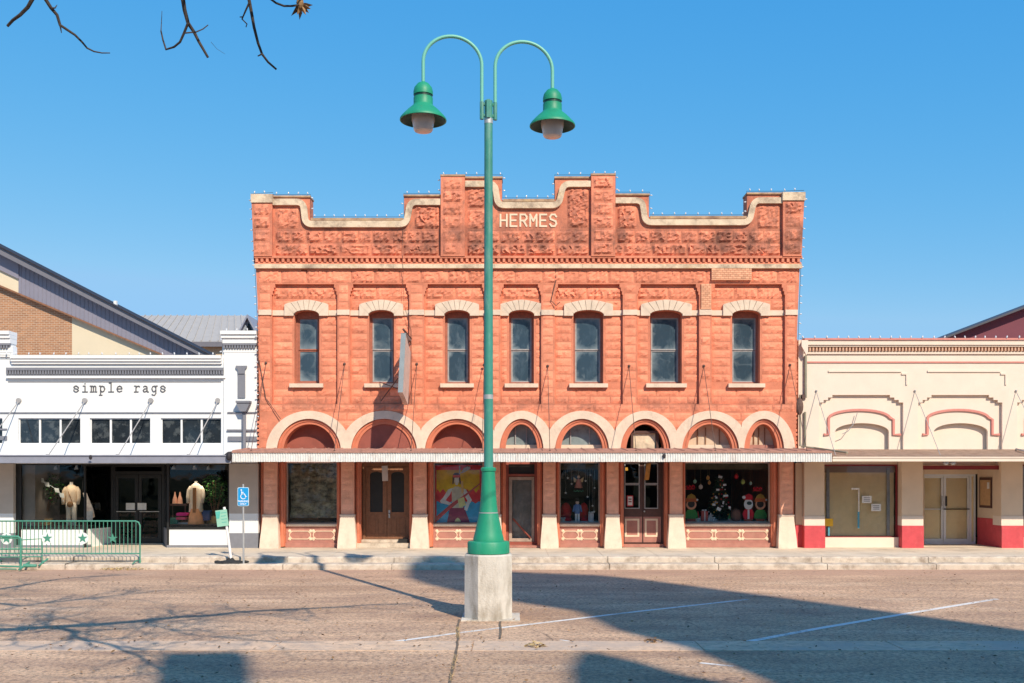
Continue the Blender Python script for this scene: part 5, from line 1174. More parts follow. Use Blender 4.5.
def arm(sgn, ht, drop, nm):
    ux, uy = sgn*math.cos(ca), sgn*math.sin(ca)
    rt = Vector((ux, uy, 0)); z0 = lz(118); c = Vector((PX, PY, 0))
    rin = .12; rout = 1.165; R_ = (rout-rin)/2; zc = ht
    P = [c+rt*rin+Vector((0, 0, z0)), c+rt*rin+Vector((0, 0, zc))]
    for i in range(1, 24): a = math.pi*i/24; P.append(c+rt*(rin+R_-R_*math.cos(a))+Vector((0, 0, zc+R_*.93*math.sin(a))))
    P += [c+rt*rout+Vector((0, 0, zc)), c+rt*rout+Vector((0, 0, zc-drop))]
    g = G(); g.tube(P, .032, 12); ar = g.build('arm', M['arm'], lp, smooth='auto')
    g = G(); g.tube([c+rt*.02+Vector((0, 0, z0+.04)), c+rt*.15+Vector((0, 0, z0+.04))], .03, 6); g.tube([c+rt*.02+Vector((0, 0, z0+.24)), c+rt*.15+Vector((0, 0, z0+.24))], .03, 6); g.tube([c+rt*.12+Vector((0, 0, z0-.03)), c+rt*.12+Vector((0, 0, z0+.28))], .037, 8); g.build('clamp', M['teal'], ar)
    e = c+rt*rout; zz = zc-drop+.02                      # top of the lamp head
    g = G(); g.lathe([(.02, zz+.05), (.04, zz+.03), (.10, zz+.0), (.155, zz-.07), (.172, zz-.14), (.172, zz-.20)], e.x, e.y, 28)
    g.lathe([(.165, zz-.245), (.170, zz-.25), (.170, zz-.37), (.19, zz-.40), (.26, zz-.46), (.33, zz-.53), (.385, zz-.59), (.41, zz-.625), (.412, zz-.65), (.395, zz-.652)], e.x, e.y, 40, caps=False)
    hd = g.build('lamp_head', M['green'], lp, smooth='auto')
    g = G(); g.lathe([(.160, zz-.19), (.160, zz-.26)], e.x, e.y, 28); g.lathe([(.405, zz-.652), (.39, zz-.62), (.32, zz-.55), (.25, zz-.48), (.16, zz-.43), (.05, zz-.42)], e.x, e.y, 40, caps=False); g.build('shade_lining', M['under'], hd, smooth='auto')
    g = G(); g.lathe([(.19, zz-.43), (.208, zz-.55), (.205, zz-.66), (.19, zz-.70), (.178, zz-.76), (.168, zz-.815), (.150, zz-.838), (.10, zz-.845), (.02, zz-.845)], e.x, e.y, 32); g.build('lamp_glass', M['globe'], hd, smooth='auto')
arm(-1, lz(62)-.075, .41, 'l'); arm(1, lz(66.5)-.0, .375, 'r')
g = G(); g.box(PX-.03, PX+.03, PY-.10, PY+.06, lz(119), lz(101)); g.build('top_bracket', M['teal'], lp)
# ================================================================ parking signs
YS = 26.78
def sx(px, Y=YS): return (px-512)*Y/1000
def sz(py, Y=YS): return CH+(HY-py)*Y/1000
sg = root('disabled_parking_sign', 'blue wheelchair parking sign on a slim grey post at the kerb', 'sign', (sx(243.4), YS, .15))
g = G(); g.tube([(sx(243.6), YS, .15), (sx(243.2), YS, sz(484))], .026, 8); g.build('post', M['steel'], sg)
def rrect(x0, x1, z0, z1, r, n=5):
    P = []
    for cx, cz, a0 in ((x1-r, z1-r, 0), (x0+r, z1-r, 90), (x0+r, z0+r, 180), (x1-r, z0+r, 270)):
        for i in range(n+1): a = rad(a0+90*i/n); P.append((cx+r*math.cos(a), cz+r*math.sin(a)))
    return P
x0, x1, z0, z1 = sx(238), sx(249.3), sz(506), sz(487.3)
g = G(); g.plate(rrect(x0, x1, z0, z1, .04), [], YS-.045, YS-.035); pl = g.build('sign_plate', mat('sign_white', (.55, .75, .85), .5, .03), sg)
g = G(); g.plate(rrect(x0+.014, x1-.014, z0+.014, z1-.014, .03), [], YS-.05, YS-.0455); g.build('blue_face', mat('sign_blue', (.01, .30, .66), .45, .05), pl)
g = G(); cx = (x0+x1)/2; s_ = .165; bz0 = z1-.235
def sp_(a, b): return (cx+a*s_, YS-.053, bz0+b*s_)
for P, r in (([(-.28, .78), (-.2, .35), (.22, .35), (.42, -.12), (.58, -.05)], .012), ([(-.24, .6), (.1, .6)], .010)): g.tube([sp_(*p) for p in P], r, 5)
g.tube([sp_(.02+.42*math.cos(a), -.05+.42*math.sin(a)) for a in [rad(110+i*15) for i in range(16)]], .010, 5)
g.blob(sp_(-.3, .98), (.020, .006, .020), 8, 6); sw = mat('sign_symbol_white', (.85, .88, .9), .5, .02); g.build('wheelchair_symbol', sw, pl)
text_mesh('PARKING', .070, 'sign_text', sw, pl, (cx, YS-.052, z0+.125), .002); text_mesh('ONLY', .066, 'sign_text', sw, pl, (cx, YS-.052, z0+.055), .002)
gs = root('portable_sign', 'pale green notice on a leaning white post in a black rubber foot', 'sign', (sx(229.5), YS+.05, .15))
Yg = YS+.08
g = G(); g.tube([(sx(231.5, Yg), Yg, .17), (sx(224.2, Yg), Yg, sz(507, Yg))], .036, 8); g.build('post', M['white'], gs)
tl = Vector((-.13, 1)).normalized(); c = Vector((sx(222.6, Yg), sz(518, Yg))); u = Vector((tl.y, -tl.x))
def gp2(a, b): p = c+u*a+tl*b; return (p.x, p.y)
g = G(); g.plate([gp2(-.155, -.22), (gp2(-.155, .22)), gp2(.155, .22), gp2(.155, -.22)], [], Yg-.055, Yg-.043); p2 = g.build('sign_plate', mat('pale_mint_plate', (.30, .58, .44), .5, .06, 4), gs)
g = G(); g.plate([gp2(-.15, .0), gp2(-.15, .19), gp2(-.02, .19), gp2(-.07, .0)], [], Yg-.059, Yg-.0555)
for k in range(4): g.plate([gp2(-.02, .13-.085*k), gp2(-.02, .145-.085*k), gp2(.13-.02*(k % 2), .145-.085*k), gp2(.13-.02*(k % 2), .13-.085*k)], [], Yg-.059, Yg-.0555)
g.build('faded_print', mat('faded_teal_print', (.10, .46, .38), .5, .1), p2)
g = G(); g.lathe([(.44, .155), (.42, .19), (.3, .21), (.12, .235), (.07, .30), (.0, .30)], sx(230.5, Yg), Yg, 10)
for k in range(12): a = R.uniform(0, 6.28); g.blob((sx(230.5, Yg)+.42*math.cos(a), Yg+.25*math.sin(a), .19), (.09, .06, .035), 6, 4)
g.v = [(a, Yg+(b-Yg)*.42, c) for a, b, c in g.v]
rf = g.build('rubber_foot', mat('black_rubber_foot', (.03, .03, .03), .8, .3, 9, .2), gs)
# ================================================================ crowd barriers
def barrier(label, L_=2.6, H=1.12, nb=None, stars=True, loc=None, rotz=0, panel=False):
    rt = root('crowd_barrier', label, 'barrier', (0, 0, 0), 'green steel crowd barriers')
    g = G(); r = .021; c = .12
    P = [(L_/2, 0, 0), (L_/2, 0, H-c), (L_/2-c*.3, 0, H-c*.3), (L_/2-c, 0, H), (-L_/2+c, 0, H), (-L_/2+c*.3, 0, H-c*.3), (-L_/2, 0, H-c), (-L_/2, 0, 0)]
    g.tube(P, r, 8); g.tube([(-L_/2, 0, .26), (L_/2, 0, .26)], r*.85, 8); g.build('frame', M['fence'], rt)
    n = int(L_/.108); 
    for i in range(1, n):
        g = G(); x = -L_/2+L_*i/n; g.tube([(x, 0, .26), (x, 0, H)], .0095, 6); g.build('bar', M['fence'], rt)
    for s_ in (-1, 1):
        g = G(); g.tube([(s_*L_/2*.96, -.30, .02), (s_*L_/2*.96, -.05, .07), (s_*L_/2*.96, .05, .07), (s_*L_/2*.96, .30, .02)], .02, 6); g.build('foot', M['fence'], rt)
    rt.location = loc; rt.rotation_euler = (0, 0, rotz); return rt
Yb = 26.88
def xb_(px): return (px-512)*Yb/1000
b1 = barrier('long green crowd barrier with four star plates in front of the white shop', xb_(140)-xb_(-6), 1.13, loc=((xb_(140)+xb_(-6))/2, Yb, .15))
mw = mat('white_disc_paint', (.78, .80, .78), .6, .04)
for px, py in ((7, 538.6), (48, 538.2), (83.2, 538.2), (113.2, 538.4)):
    X, Zc = xb_(px)-b1.location.x, sz(py, Yb)-.15
    q = G(); q.v = []; 
    disc = [(X+.155*math.cos(2*math.pi*i/28), Zc+.155*math.sin(2*math.pi*i/28)) for i in range(28)]
    q.plate(disc, [], -.034, -.026)
    if px < 100: me_o = q.build('star_disc', mw, None, loc=(0, 0, 0)); me_o.parent = b1
    else: me_o = b1
    q = G(); st = [(X+(.14 if i % 2 == 0 else .056)*math.sin(math.pi*i/5), Zc+(.14 if i % 2 == 0 else .056)*math.cos(math.pi*i/5)) for i in range(10)]
    q.plate(st, [], -.040, -.0345); so_ = q.build('star', M['fence'], None, loc=(0, 0, 0)); so_.parent = me_o
b0 = barrier('green crowd barrier beyond the left edge, end on against the star barrier', 2.4, 1.13, loc=(xb_(-48), Yb+.15, .15), rotz=rad(0)) if 0 else None
# low barrier lying folded in the gutter at far left
lb = root('low_barrier', 'low green steel barrier at the far left in front of the star barrier', 'barrier', (xb_(10), 26.3, 0), 'green steel crowd barriers')
Yl = 26.45
def lx(px): return (px-512)*Yl/1000
def lz_(py): return CH+(HY-py)*Yl/1000
g = G(); g.tube([(lx(-60), Yl, lz_(535.8)), (lx(18), Yl, lz_(536.6)), (lx(20.5), Yl, lz_(538.2)), (lx(20.8), Yl, lz_(566.5))], .03, 8); g.tube([(lx(-60), Yl, lz_(538.4)), (lx(20), Yl, lz_(538.4))], .016, 6)
g.tube([(lx(20), Yl, lz_(540)), (lx(36), Yl+.3, lz_(539.5)), (lx(37), Yl+.3, lz_(563))], .016, 6); g.tube([(lx(-60), Yl, lz_(549.2)), (lx(37), Yl+.2, lz_(549.6))], .022, 6); g.tube([(lx(-60), Yl, lz_(557.6)), (lx(38), Yl+.2, lz_(557.4))], .016, 6)
g.build('frame', M['fence'], lb)
g = G(); g.tube([(lx(-60), Yl-.15, lz_(563.4)), (lx(20), Yl-.15, lz_(566)), (lx(26), Yl-.1, lz_(566.4))], .025, 6); g.tube([(lx(-60), Yl-.3, lz_(567.4)), (lx(22), Yl-.3, lz_(568))], .018, 6)
g.tube([(lx(25), Yl-.1, lz_(565.3)), (lx(37.5), Yl-.05, lz_(565.6))], [.05, .04], 8); g.tube([(lx(37), Yl+.1, lz_(566)), (lx(41), Yl+.4, lz_(560))], .025, 6); g.tube([(lx(25.6), Yl-.35, lz_(568.3)), (lx(25.6), Yl+.2, lz_(563))], .03, 6)
g.build('foot_rail', M['fence'], lb)
for k in range(9): g = G(); x = lx(-40+7*k); g.tube([(x, Yl, lz_(538.4)), (x, Yl, lz_(557.6))], .009, 5); g.build('bar', M['fence'], lb)

YD = Y0-.14
# ================================================================ light strings on the parapets
def string_of(pts, step, name_label, y, size=.034, spike=False):
    zmin = min(p[1] for p in pts); rt = root('light_string', name_label, 'string lights', (pts[0][0], y, pts[0][1]))
    g = G(); g.tube([(p[0], y, p[1]) for p in pts], .007, 4); g.build('wire', M['wire'], rt)
    proto = None; acc = 0; n = 0
    for a, b in zip(pts, pts[1:]):
        a_, b_ = Vector(a), Vector(b); L_ = (b_-a_).length
        if L_ < 1e-6: continue
        d = (b_-a_)/L_; nrm = Vector((-d.y, d.x)); s_ = step-acc if acc else step*.3
        while s_ < L_ and n < 98:
            p = a_+d*s_; off = Vector((p.x-pts[0][0], 0, p.y-pts[0][1]))
            if proto is None:
                q = G(); q.blob((0, 0, .025), (size*.62, size*.62, size*1.15), 8, 6); proto = q.build('bulb', M['bulb'], None, smooth=True, loc=(0, 0, 0)); proto.parent = rt; o_ = proto
            else: o_ = copy_part(proto, rt, (0, 0, 0))
            o_.location = (off.x+nrm.x*.02, R.uniform(-.02, .02), off.z+nrm.y*.02); o_.rotation_euler = (0, math.atan2(nrm.x, nrm.y)+R.uniform(-.35, .35), 0)
            n += 1; s_ += step*R.uniform(.85, 1.15)
        acc = 0
    return rt
left_e = [(259.5, 420), (258, 340), (256.6, 300), (254.8, 264), (251.9, 204), (251.2, 194)]
tp = [(252, 192.6), (273, 192.6), (273, 194.6), (310.6, 194.6), (311, 217), (403.5, 217), (403.8, 193.5), (440.5, 193.5), (440.5, 175), (502.6, 175), (502.6, 198), (554.4, 198), (554.6, 175), (590.6, 175), (590.6, 173.8), (615.6, 173.8), (615.6, 192.2), (649.6, 192.2), (649.6, 215), (746.4, 215), (746.5, 191.3), (781.6, 191.3), (804, 190.4)]
right_e = [(805, 196), (803.8, 204), (800.9, 264), (799.4, 300), (798, 340)]
cv = lambda P: [(fx(a), fz(b)) for a, b in P]
string_of(cv(left_e+tp[1:]), .335, 'white bulb string along the left side and stepped top of the stone parapet', YF-.03)
string_of(cv(right_e), .30, 'white bulb string down the right edge of the stone building', YF-.03)
YD = Y0-.1
string_of(cv([(-20, 355), (12, 355), (222, 355), (222.5, 331), (258, 330.6)]), .36, 'white bulb string along the top of the white shop parapet', YW-.12, .036)
string_of(cv([(800, 338.4), (1100, 338.4)]), .33, 'white bulb string along the top of the cream shop cornice', YR-.19, .04)

YD = Y0+.4
# ================================================================ things behind the shop glass
def mk(n, c, r=.8, v=.12):
    c = tuple(min(.92, x*1.7) for x in c)
    if n not in M: M[n] = mat(n, c, r, v, 6, .05)
    return M[n]
def disc2(cx, cz, rx, rz, n=18, a0=0, a1=360): return [(cx+rx*math.cos(rad(a0+(a1-a0)*i/n)), cz+rz*math.sin(rad(a0+(a1-a0)*i/n))) for i in range(n+(a1-a0 < 360))]
def flat(poly, y, m, nm, parent, th=.01):   # XZ metres
    g = G(); g.plate(poly, [], y, y+th); return g.build(nm, m, parent)
# ---- painting in bay 3
YP = Y0+.42
def q(px, py): return (fx(px), fz(py))
pt = root('painting', 'bright painting of a figure in a feathered headband holding a rifle', 'painting', (fx(457), YP, fz(526)))
g = G(); g.pplate([(433.5, 463.5), (482.5, 463.5), (482.5, 526), (433.5, 526)], [], YP, YP+.05); g.build('canvas', mk('painting_dark_edge', (.05, .05, .05)), pt)
def fl(pts, y, col, nm, mn): col = tuple(min(.95, c*2.1) for c in col); g = G(); g.pplate(pts, [], YP-y, YP-y+.003); return g.build(nm, mk(mn, col, .6, .22), pt)
fl([(433.8, 465), (481.5, 465), (481.5, 523), (433.8, 523)], .004, (.42, .015, .02), 'red_ground', 'paint_red')
fl([(436.5, 470), (479.5, 470), (479.5, 491)]+[(479-i*3, 489.5+(3.2 if i % 2 else -.8)) for i in range(0, 15)]+[(436.5, 493)], .008, (.50, .155, .004), 'yellow_sky', 'paint_yellow')
fl([(436.5, 501)]+[(438+i*3.4, 502+(1.5 if i % 2 else -.7)) for i in range(13)]+[(481, 502), (481, 523), (436.5, 523)], .009, (.015, .12, .19), 'blue_ground', 'paint_blue')
sk = (.27, .235, .22)
fl([(450, 506), (463.5, 506), (470, 522.6), (447, 522.6)], .012, (.10, .015, .035), 'robe', 'paint_plum')
fl([(451.5, 489), (455, 486.5), (458.5, 486.5), (463, 489), (464, 500), (463, 508), (452, 508), (451.8, 498)], .014, (.20, .18, .14), 'breastplate', 'paint_bone')
for arm_ in ([(452.5, 487.8), (448, 489.5), (443.5, 497), (439.8, 501), (441, 503), (452, 506), (453.5, 504), (445.5, 500.3), (450, 494.5)], [(462, 487.8), (466, 489.5), (469.5, 496), (472, 500), (469.5, 504), (467, 511), (464, 509.5), (466, 503.5), (467.5, 500.5), (464.5, 496)]): fl(arm_, .015, sk, 'arm', 'paint_skin')
fl([(452.8, 474.5), (454.5, 472.8), (458.5, 472.8), (460, 474.5), (461.2, 484), (459.6, 484), (459.2, 480), (454, 480), (453.6, 484), (452.2, 484)], .016, (.03, .02, .02), 'hair', 'paint_black')
fl([(454.3, 477.6), (458.9, 477.6), (459, 482), (457.6, 485), (455.8, 485), (454.3, 482)], .019, sk, 'face', 'paint_skin')
fl([(453, 475), (460, 475), (460, 477.4), (453, 477.4)], .020, (.35, .03, .03), 'headband', 'paint_scarlet')
for p in ([(459, 474), (459, 466), (460.2, 466), (460.2, 474)], [(460.2, 474), (464, 468), (468, 466.2), (469, 467.6), (463, 471.5)], [(460, 473.5), (466, 470), (470, 466), (470.6, 468.5), (464, 472.4)]): fl(p, .018, (.16, .17, .20), 'feather', 'paint_feather')
fl([(460.8, 481), (463, 481), (463.8, 492), (461.5, 494)], .020, (.45, .15, .06), 'braid_wrap', 'paint_rust')
fl([(433.9, 521), (434.5, 518), (452, 503), (462, 496.5), (480, 483), (480.3, 484), (463, 498.5), (453, 507)], .024, (.17, .03, .03), 'rifle', 'paint_gunstock')
fl([(436.6, 519.8), (451, 505.6), (452.3, 506.8), (436.6, 521.5)], .026, (.38, .05, .05), 'rifle_stock', 'paint_scarlet')
fl([(457.5, 499), (464, 497), (466, 505), (459.5, 508)], .027, (.40, .22, .10), 'beaded_pouch', 'paint_ochre')
fl([(455.8, 519), (457.6, 517.6), (459.6, 519), (461, 521.5), (454.6, 521.5)], .0275, (.55, .38, .12), 'belt_tassel', 'paint_gold')
fl([(454.8, 523.3), (461, 523.3), (461, 525.7), (454.8, 525.7)], .006, (.5, .45, .45), 'name_plate', 'paint_plate')
# ---- bay 5
def chair_like(cx, lab, w_=13):
    g = G(); Yc = Y0+1.0; r = root('red_armchair', lab, 'armchair', (fx(cx), Yc, fz(524)), 'red chairs in the narrow holiday window')
    m = mk('red_upholstery', (.5, .012, .02), .8)
    q_ = G(); q_.blob((fx(cx), Yc+.1, fz(513)), (w_/33/2, .12, .30), 14, 8); q_.build('backrest', m, r, smooth=True)
    q_ = G(); q_.blob((fx(cx), Yc-.05, fz(520.5)), (w_/33/2, .22, .12), 14, 8); q_.build('seat', m, r, smooth=True)
chair_like(567, 'rounded red chair back left of the small figure in the narrow holiday window', 12); chair_like(585.5, 'rounded red chair back right of the small figure in the narrow holiday window', 10)
r = root('nutcracker', 'small blue-coated nutcracker figure between two red chairs in the narrow holiday window', 'figurine', (fx(577.8), Y0+.62, fz(523)))
cx, Yc = fx(577.8), Y0+.62
g = G(); g.box(cx-.07, cx-.01, Yc-.04, Yc+.04, fz(523), fz(513)); g.box(cx+.01, cx+.07, Yc-.04, Yc+.04, fz(523), fz(513)); g.build('trousers', mk('toy_white', (.6, .6, .58)), r)
g = G(); g.lathe([(.08, fz(514)), (.10, fz(510)), (.07, fz(504.5))], cx, Yc, 12); g.tube([(cx-.09, Yc, fz(505.5)), (cx-.13, Yc, fz(512))], .025, 6); g.tube([(cx+.09, Yc, fz(505.5)), (cx+.13, Yc, fz(512))], .025, 6); g.build('coat', mk('toy_blue', (.08, .16, .34)), r)
g = G(); g.blob((cx, Yc, fz(502.5)), (.055, .05, .07), 10, 8); g.build('head', mk('toy_face', (.55, .38, .3)), r)
g = G(); g.lathe([(.05, fz(501.5)), (.055, fz(498))], cx, Yc, 12); g.build('hat', M['black'], r)
r = root('hanging_angel', 'small cream and pink angel ornament hanging high in the narrow holiday window', 'ornament', (fx(579), Y0+.6, fz(488)))
cx, Yc = fx(579), Y0+.6
g = G(); g.lathe([(.13, fz(488)), (.08, fz(482)), (.04, fz(479))], cx, Yc, 12); g.build('gown', mk('angel_pink', (.50, .18, .14)), r)
g = G(); g.blob((cx, Yc, fz(477)), .05, 10, 6); g.build('head', mk('toy_face', (.55, .38, .3)), r)
for s_ in (-1, 1): g = G(); g.plate([(cx+s_*.03, fz(480)), (cx+s_*.16, fz(477)), (cx+s_*.14, fz(482)), (cx+s_*.04, fz(483))], [], Yc+.02, Yc+.035); g.build('wing', mk('angel_gold', (.45, .32, .16)), r)
g = G(); g.tube([(cx, Yc, fz(476)), (cx, Yc, 3.3)], .004, 4); g.build('thread', M['steel'], r)
g = G(); P = [(fx(574+i), Y0+.62, fz(491.2-.6*math.sin(i*2.2))) for i in range(11)]; g.tube(P, .018, 5); g.build('garland', mk('green_garland', (.03, .14, .08)), label='short green garland under the hanging angel in the narrow holiday window', cat='garland')
stars = [(568, 478), (591, 475), (595, 488), (566, 493), (588, 497), (593, 506), (572, 484), (586, 481), (590, 514), (594.5, 512)]
for i, (a, b) in enumerate(stars):
    g = G(); X, Z_ = fx(a), fz(b); g.plate([(X+(.045 if k % 2 == 0 else .018)*math.sin(math.pi*k/5), Z_+(.045 if k % 2 == 0 else .018)*math.cos(math.pi*k/5)) for k in range(10)], [], Y0+.56, Y0+.57); g.tube([(X, Y0+.565, Z_), (X, Y0+.565, 3.3)], .002, 3)
    g.build('hanging_star', mk('silver_star', (.6, .6, .62)), label='tiny silver star hanging on a thread in the narrow holiday window', cat='ornament', group='silver stars in the narrow holiday window')
def gift(px, w_, h_, d, m, lab, base=523.3, Y=None):
    Y = Y or Y0+.62; r = root('gift', lab, 'gift', (fx(px), Y, fz(base))); X = fx(px); z = fz(base)
    g = G(); g.box(X-w_/2, X+w_/2, Y-d/2, Y+d/2, z, z+h_); g.build('box', m, r)
    g = G(); g.box(X-.015, X+.015, Y-d/2-.004, Y+d/2+.004, z, z+h_+.004); g.blob((X-.04, Y, z+h_+.03), (.04, .02, .025), 8, 5); g.blob((X+.04, Y, z+h_+.03), (.04, .02, .025), 8, 5); g.build('ribbon', mk('gift_ribbon', (.6, .6, .6)), r)
gift(563.5, .12, .12, .1, mk('gift_tan', (.5, .4, .3)), 'small tan wrapped gift at the left of the narrow holiday window'); gift(591.5, .16, .3, .12, mk('gift_silver', (.42, .42, .44)), 'tall silver wrapped gift at the right of the narrow holiday window')
# ---- bay 7: holiday tree, cutouts, ornaments
Yt7 = Y0+1.25
r = root('holiday_tree', 'dark artificial tree with white paper tags in the wide holiday window', 'christmas tree', (fx(725), Yt7, fz(523)))
g = G(); X = fx(725); g.tube([(X, Yt7, fz(523)), (X, Yt7, fz(474))], .03, 6); g.build('trunk', M['wood_dk'], r)
g = G(); rt_ = random.Random(3)
for i in range(1500):
    k = rt_.random()**.7; zz = fz(476)+(fz(520)-fz(476))*k; rr = (.06+.34*k)*rt_.uniform(.4, 1.05); a = rt_.uniform(0, 6.28)
    p = Vector((X+rr*math.cos(a), Yt7+rr*math.sin(a)*.9, zz)); d = Vector((math.cos(a), math.sin(a), rt_.uniform(-.5, .3)))*.09; s_ = Vector((-math.sin(a), math.cos(a), rt_.uniform(-.3, .3)))*.012
    g.add([p-s_, p+s_, p+d+s_, p+d-s_], [(0, 1, 2, 3)])
g.build('branches', mk('tree_needles', (.03, .10, .055)), r)
for (a, b, w_, h_, t_) in ((723, 477, 5, 3, -.2), (727.5, 485, 4, 2.6, .1), (720.5, 490, 4, 2.4, 0), (728.5, 496, 6, 2.6, .1), (716.5, 505, 4, 3, 0), (721.5, 509.5, 5.5, 4, -.5), (726, 503, 2, 4, -.2), (732.5, 508, 3, 3, 0), (719, 498, 2.5, 2.5, 0)):
    cx, cz = fx(a), fz(b); u = Vector((math.cos(t_), math.sin(t_)))*w_/82; v = Vector((-math.sin(t_), math.cos(t_)))*h_/82; c = Vector((cx, cz))
    flat([tuple(c-u-v), tuple(c+u-v), tuple(c+u+v), tuple(c-u+v)], Yt7-.46, mk('paper_tag', (.72, .72, .72)), 'tag', r, .006)
for k in range(46):
    kk = rt_.random()**.7; zz = fz(478)+(fz(519)-fz(478))*kk; a = rt_.uniform(3.4, 6.0); rr = (.08+.34*kk); q_ = G(); q_.blob((X+rr*math.cos(a), Yt7+rr*math.sin(a)*.9, zz), .026, 8, 5); q_.build('small_bauble', (mk('bauble_red', (.5, .02, .03), .3), mk('bauble_gold', (.5, .3, .06), .3), mk('bauble_silver', (.5, .5, .52), .3))[k % 3], r, smooth=True)
def elf(cx, lab):
    Yc = Y0+.60; s_ = 1/33.; z = lambda b: fz(b); r = root('elf_cutout', lab, 'cutout', (fx(cx), Yc, fz(523)))
    g = G(); X = fx(cx); face = disc2(X, z(505), 5.2*s_, 5*s_, 24); hole = disc2(X, z(504.2), 3.6*s_, 3.7*s_, 20)
    g.plate(face, [hole], Yc, Yc+.015); g.build('face_ring', mk('cutout_skin', (.50, .24, .15)), r)
    flat(hole, Yc+.02, M['black'], 'face_hole', r)
    flat([(X-6*s_, z(502)), (X+6*s_, z(502)), (X+5.5*s_, z(498.5)), (X-5.5*s_, z(498.5))], Yc-.012, mk('cutout_orange', (.36, .09, .03)), 'hat_brim', r)
    flat([(X-4.8*s_, z(498.6)), (X+4.8*s_, z(498.6)), (X+3.5*s_, z(495.5)), (X, z(493.7)), (X-3.5*s_, z(495.5))], Yc-.010, mk('cutout_ochre', (.30, .17, .03)), 'hat', r)
    flat(disc2(X+6*s_, z(500), 1*s_, 1*s_, 12), Yc-.016, mk('toy_white', (.6, .6, .58)), 'pompom', r)
    flat([(X-6*s_, z(513.5)), (X-4*s_, z(510)), (X+4*s_, z(510)), (X+6*s_, z(513.5)), (X+7*s_, z(518)), (X+4.5*s_, z(519)), (X-4.5*s_, z(519)), (X-6.5*s_, z(518))], Yc-.004, mk('cutout_green', (.035, .17, .04)), 'tunic', r)
    flat([(X-4.3*s_, z(519.1)), (X+4.3*s_, z(519.1)), (X+3.6*s_, z(523)), (X-3.6*s_, z(523))], Yc-.002, mk('cutout_brown', (.28, .07, .04)), 'trousers', r)
elf(692.5, 'face-in-hole elf cutout in green at the left end of the wide holiday window'); elf(762, 'face-in-hole elf cutout in green at the right end of the wide holiday window')
Yc = Y0+.64; X = fx(750.3); s_ = 1/33.
r = root('santa_cutout', 'red and white santa cutout beside the right-hand elf in the wide holiday window', 'cutout', (X, Yc, fz(523)))
flat(disc2(X, fz(504.5), 4.6*s_, 5.6*s_, 20), Yc, mk('toy_white', (.6, .6, .58)), 'beard', r)
flat([(X-5*s_, fz(500)), (X+4.6*s_, fz(500)), (X+3.8*s_, fz(495.4)), (X, fz(493.8)), (X-4*s_, fz(496))], Yc-.012, mk('cutout_red', (.46, .015, .03)), 'hat', r)
flat(disc2(X-4.8*s_, fz(497.5), 1.7*s_, 1.7*s_, 12), Yc-.02, mk('toy_white', (.6, .6, .58)), 'pompom', r)
flat(disc2(X+.8*s_, fz(503.4), 2.6*s_, 1.9*s_, 14), Yc-.014, mk('toy_dark', (.03, .06, .06)), 'face_hole', r)
flat([(X-6*s_, fz(514)), (X-4*s_, fz(509.6)), (X+4*s_, fz(509.6)), (X+5.5*s_, fz(514)), (X+4.4*s_, fz(519.5)), (X-4.6*s_, fz(519.5))], Yc-.006, mk('cutout_red', (.46, .015, .03)), 'coat', r)
flat([(X-1*s_, fz(509.8)), (X+1*s_, fz(509.8)), (X+1*s_, fz(519.4)), (X-1*s_, fz(519.4))], Yc-.009, mk('toy_white', (.6, .6, .58)), 'coat_trim', r)
flat([(X-4.2*s_, fz(519.6)), (X+4.2*s_, fz(519.6)), (X+4.2*s_, fz(523)), (X-4.2*s_, fz(523))], Yc-.003, mk('cutout_brown', (.28, .07, .04)), 'trousers', r)
for (a, b, lab) in ((691, 487.3, 'left'), (758.5, 489, 'right')):
    X = fx(a); r = root('red_script_sign', 'red cut-out script sign hanging above the %s-hand elf cutout' % lab, 'sign', (X, Y0+.5, fz(b+2)))
    g = G(); g.tube([(X+t*.03-.13, Y0+.56, fz(b)+.05*math.sin(t*1.9)+t*.004) for t in range(10)], .022, 6); g.tube([(X-.14, Y0+.56, fz(b)-.06), (X+.14, Y0+.56, fz(b)-.045)], .016, 5); g.build('lettering', mk('cutout_red', (.46, .015, .03)), r)
    g = G(); g.tube([(X-.1, Y0+.57, fz(b)), (X-.1, Y0+.57, 3.3)], .002, 3); g.build('thread', M['steel'], r)
orn = [(696, 481.5, .055, (.28, .42, .30), 'pale green'), (701.8, 487, .065, (.55, .42, .36), 'peach'), (737.5, 476.5, .07, (.42, .03, .04), 'red'), (744.3, 482, .065, (.42, .48, .12), 'yellow-green'), (752, 483.5, .045, (.35, .45, .40), 'small mint'), (709, 478, .055, (.50, .28, .08), 'amber'), (710.5, 482.8, .05, (.48, .22, .06), 'lower amber')]
for a, b, rr, c, nm in orn:
    X, Z_ = fx(a), fz(b); r = root('bauble', '%s ornament hanging in the upper part of the wide holiday window' % nm, 'ornament', (X, Y0+.58, Z_-rr))
    g = G(); g.blob((X, Y0+.58, Z_), (rr, rr, rr*1.15), 12, 8); g.build('ball', mk('bauble_'+nm.replace(' ', '_').replace('-', '_'), c, .3), r, smooth=True)
    g = G(); g.lathe([(.015, Z_+rr), (.015, Z_+rr+.03)], X, Y0+.58, 8); g.tube([(X, Y0+.58, Z_+rr), (X, Y0+.58, 3.3)], .002, 3); g.build('cap', mk('angel_gold', (.45, .32, .16)), r)
g = G(); X = fx(738.5); g.blob((X, Y0+.75, fz(516)), (.17, .14, .22), 14, 9, jit=.04); g.build('wicker_basket', mk('brown_wicker', (.16, .08, .06)), label='squat brown woven basket between the tree and the santa cutout', cat='basket')
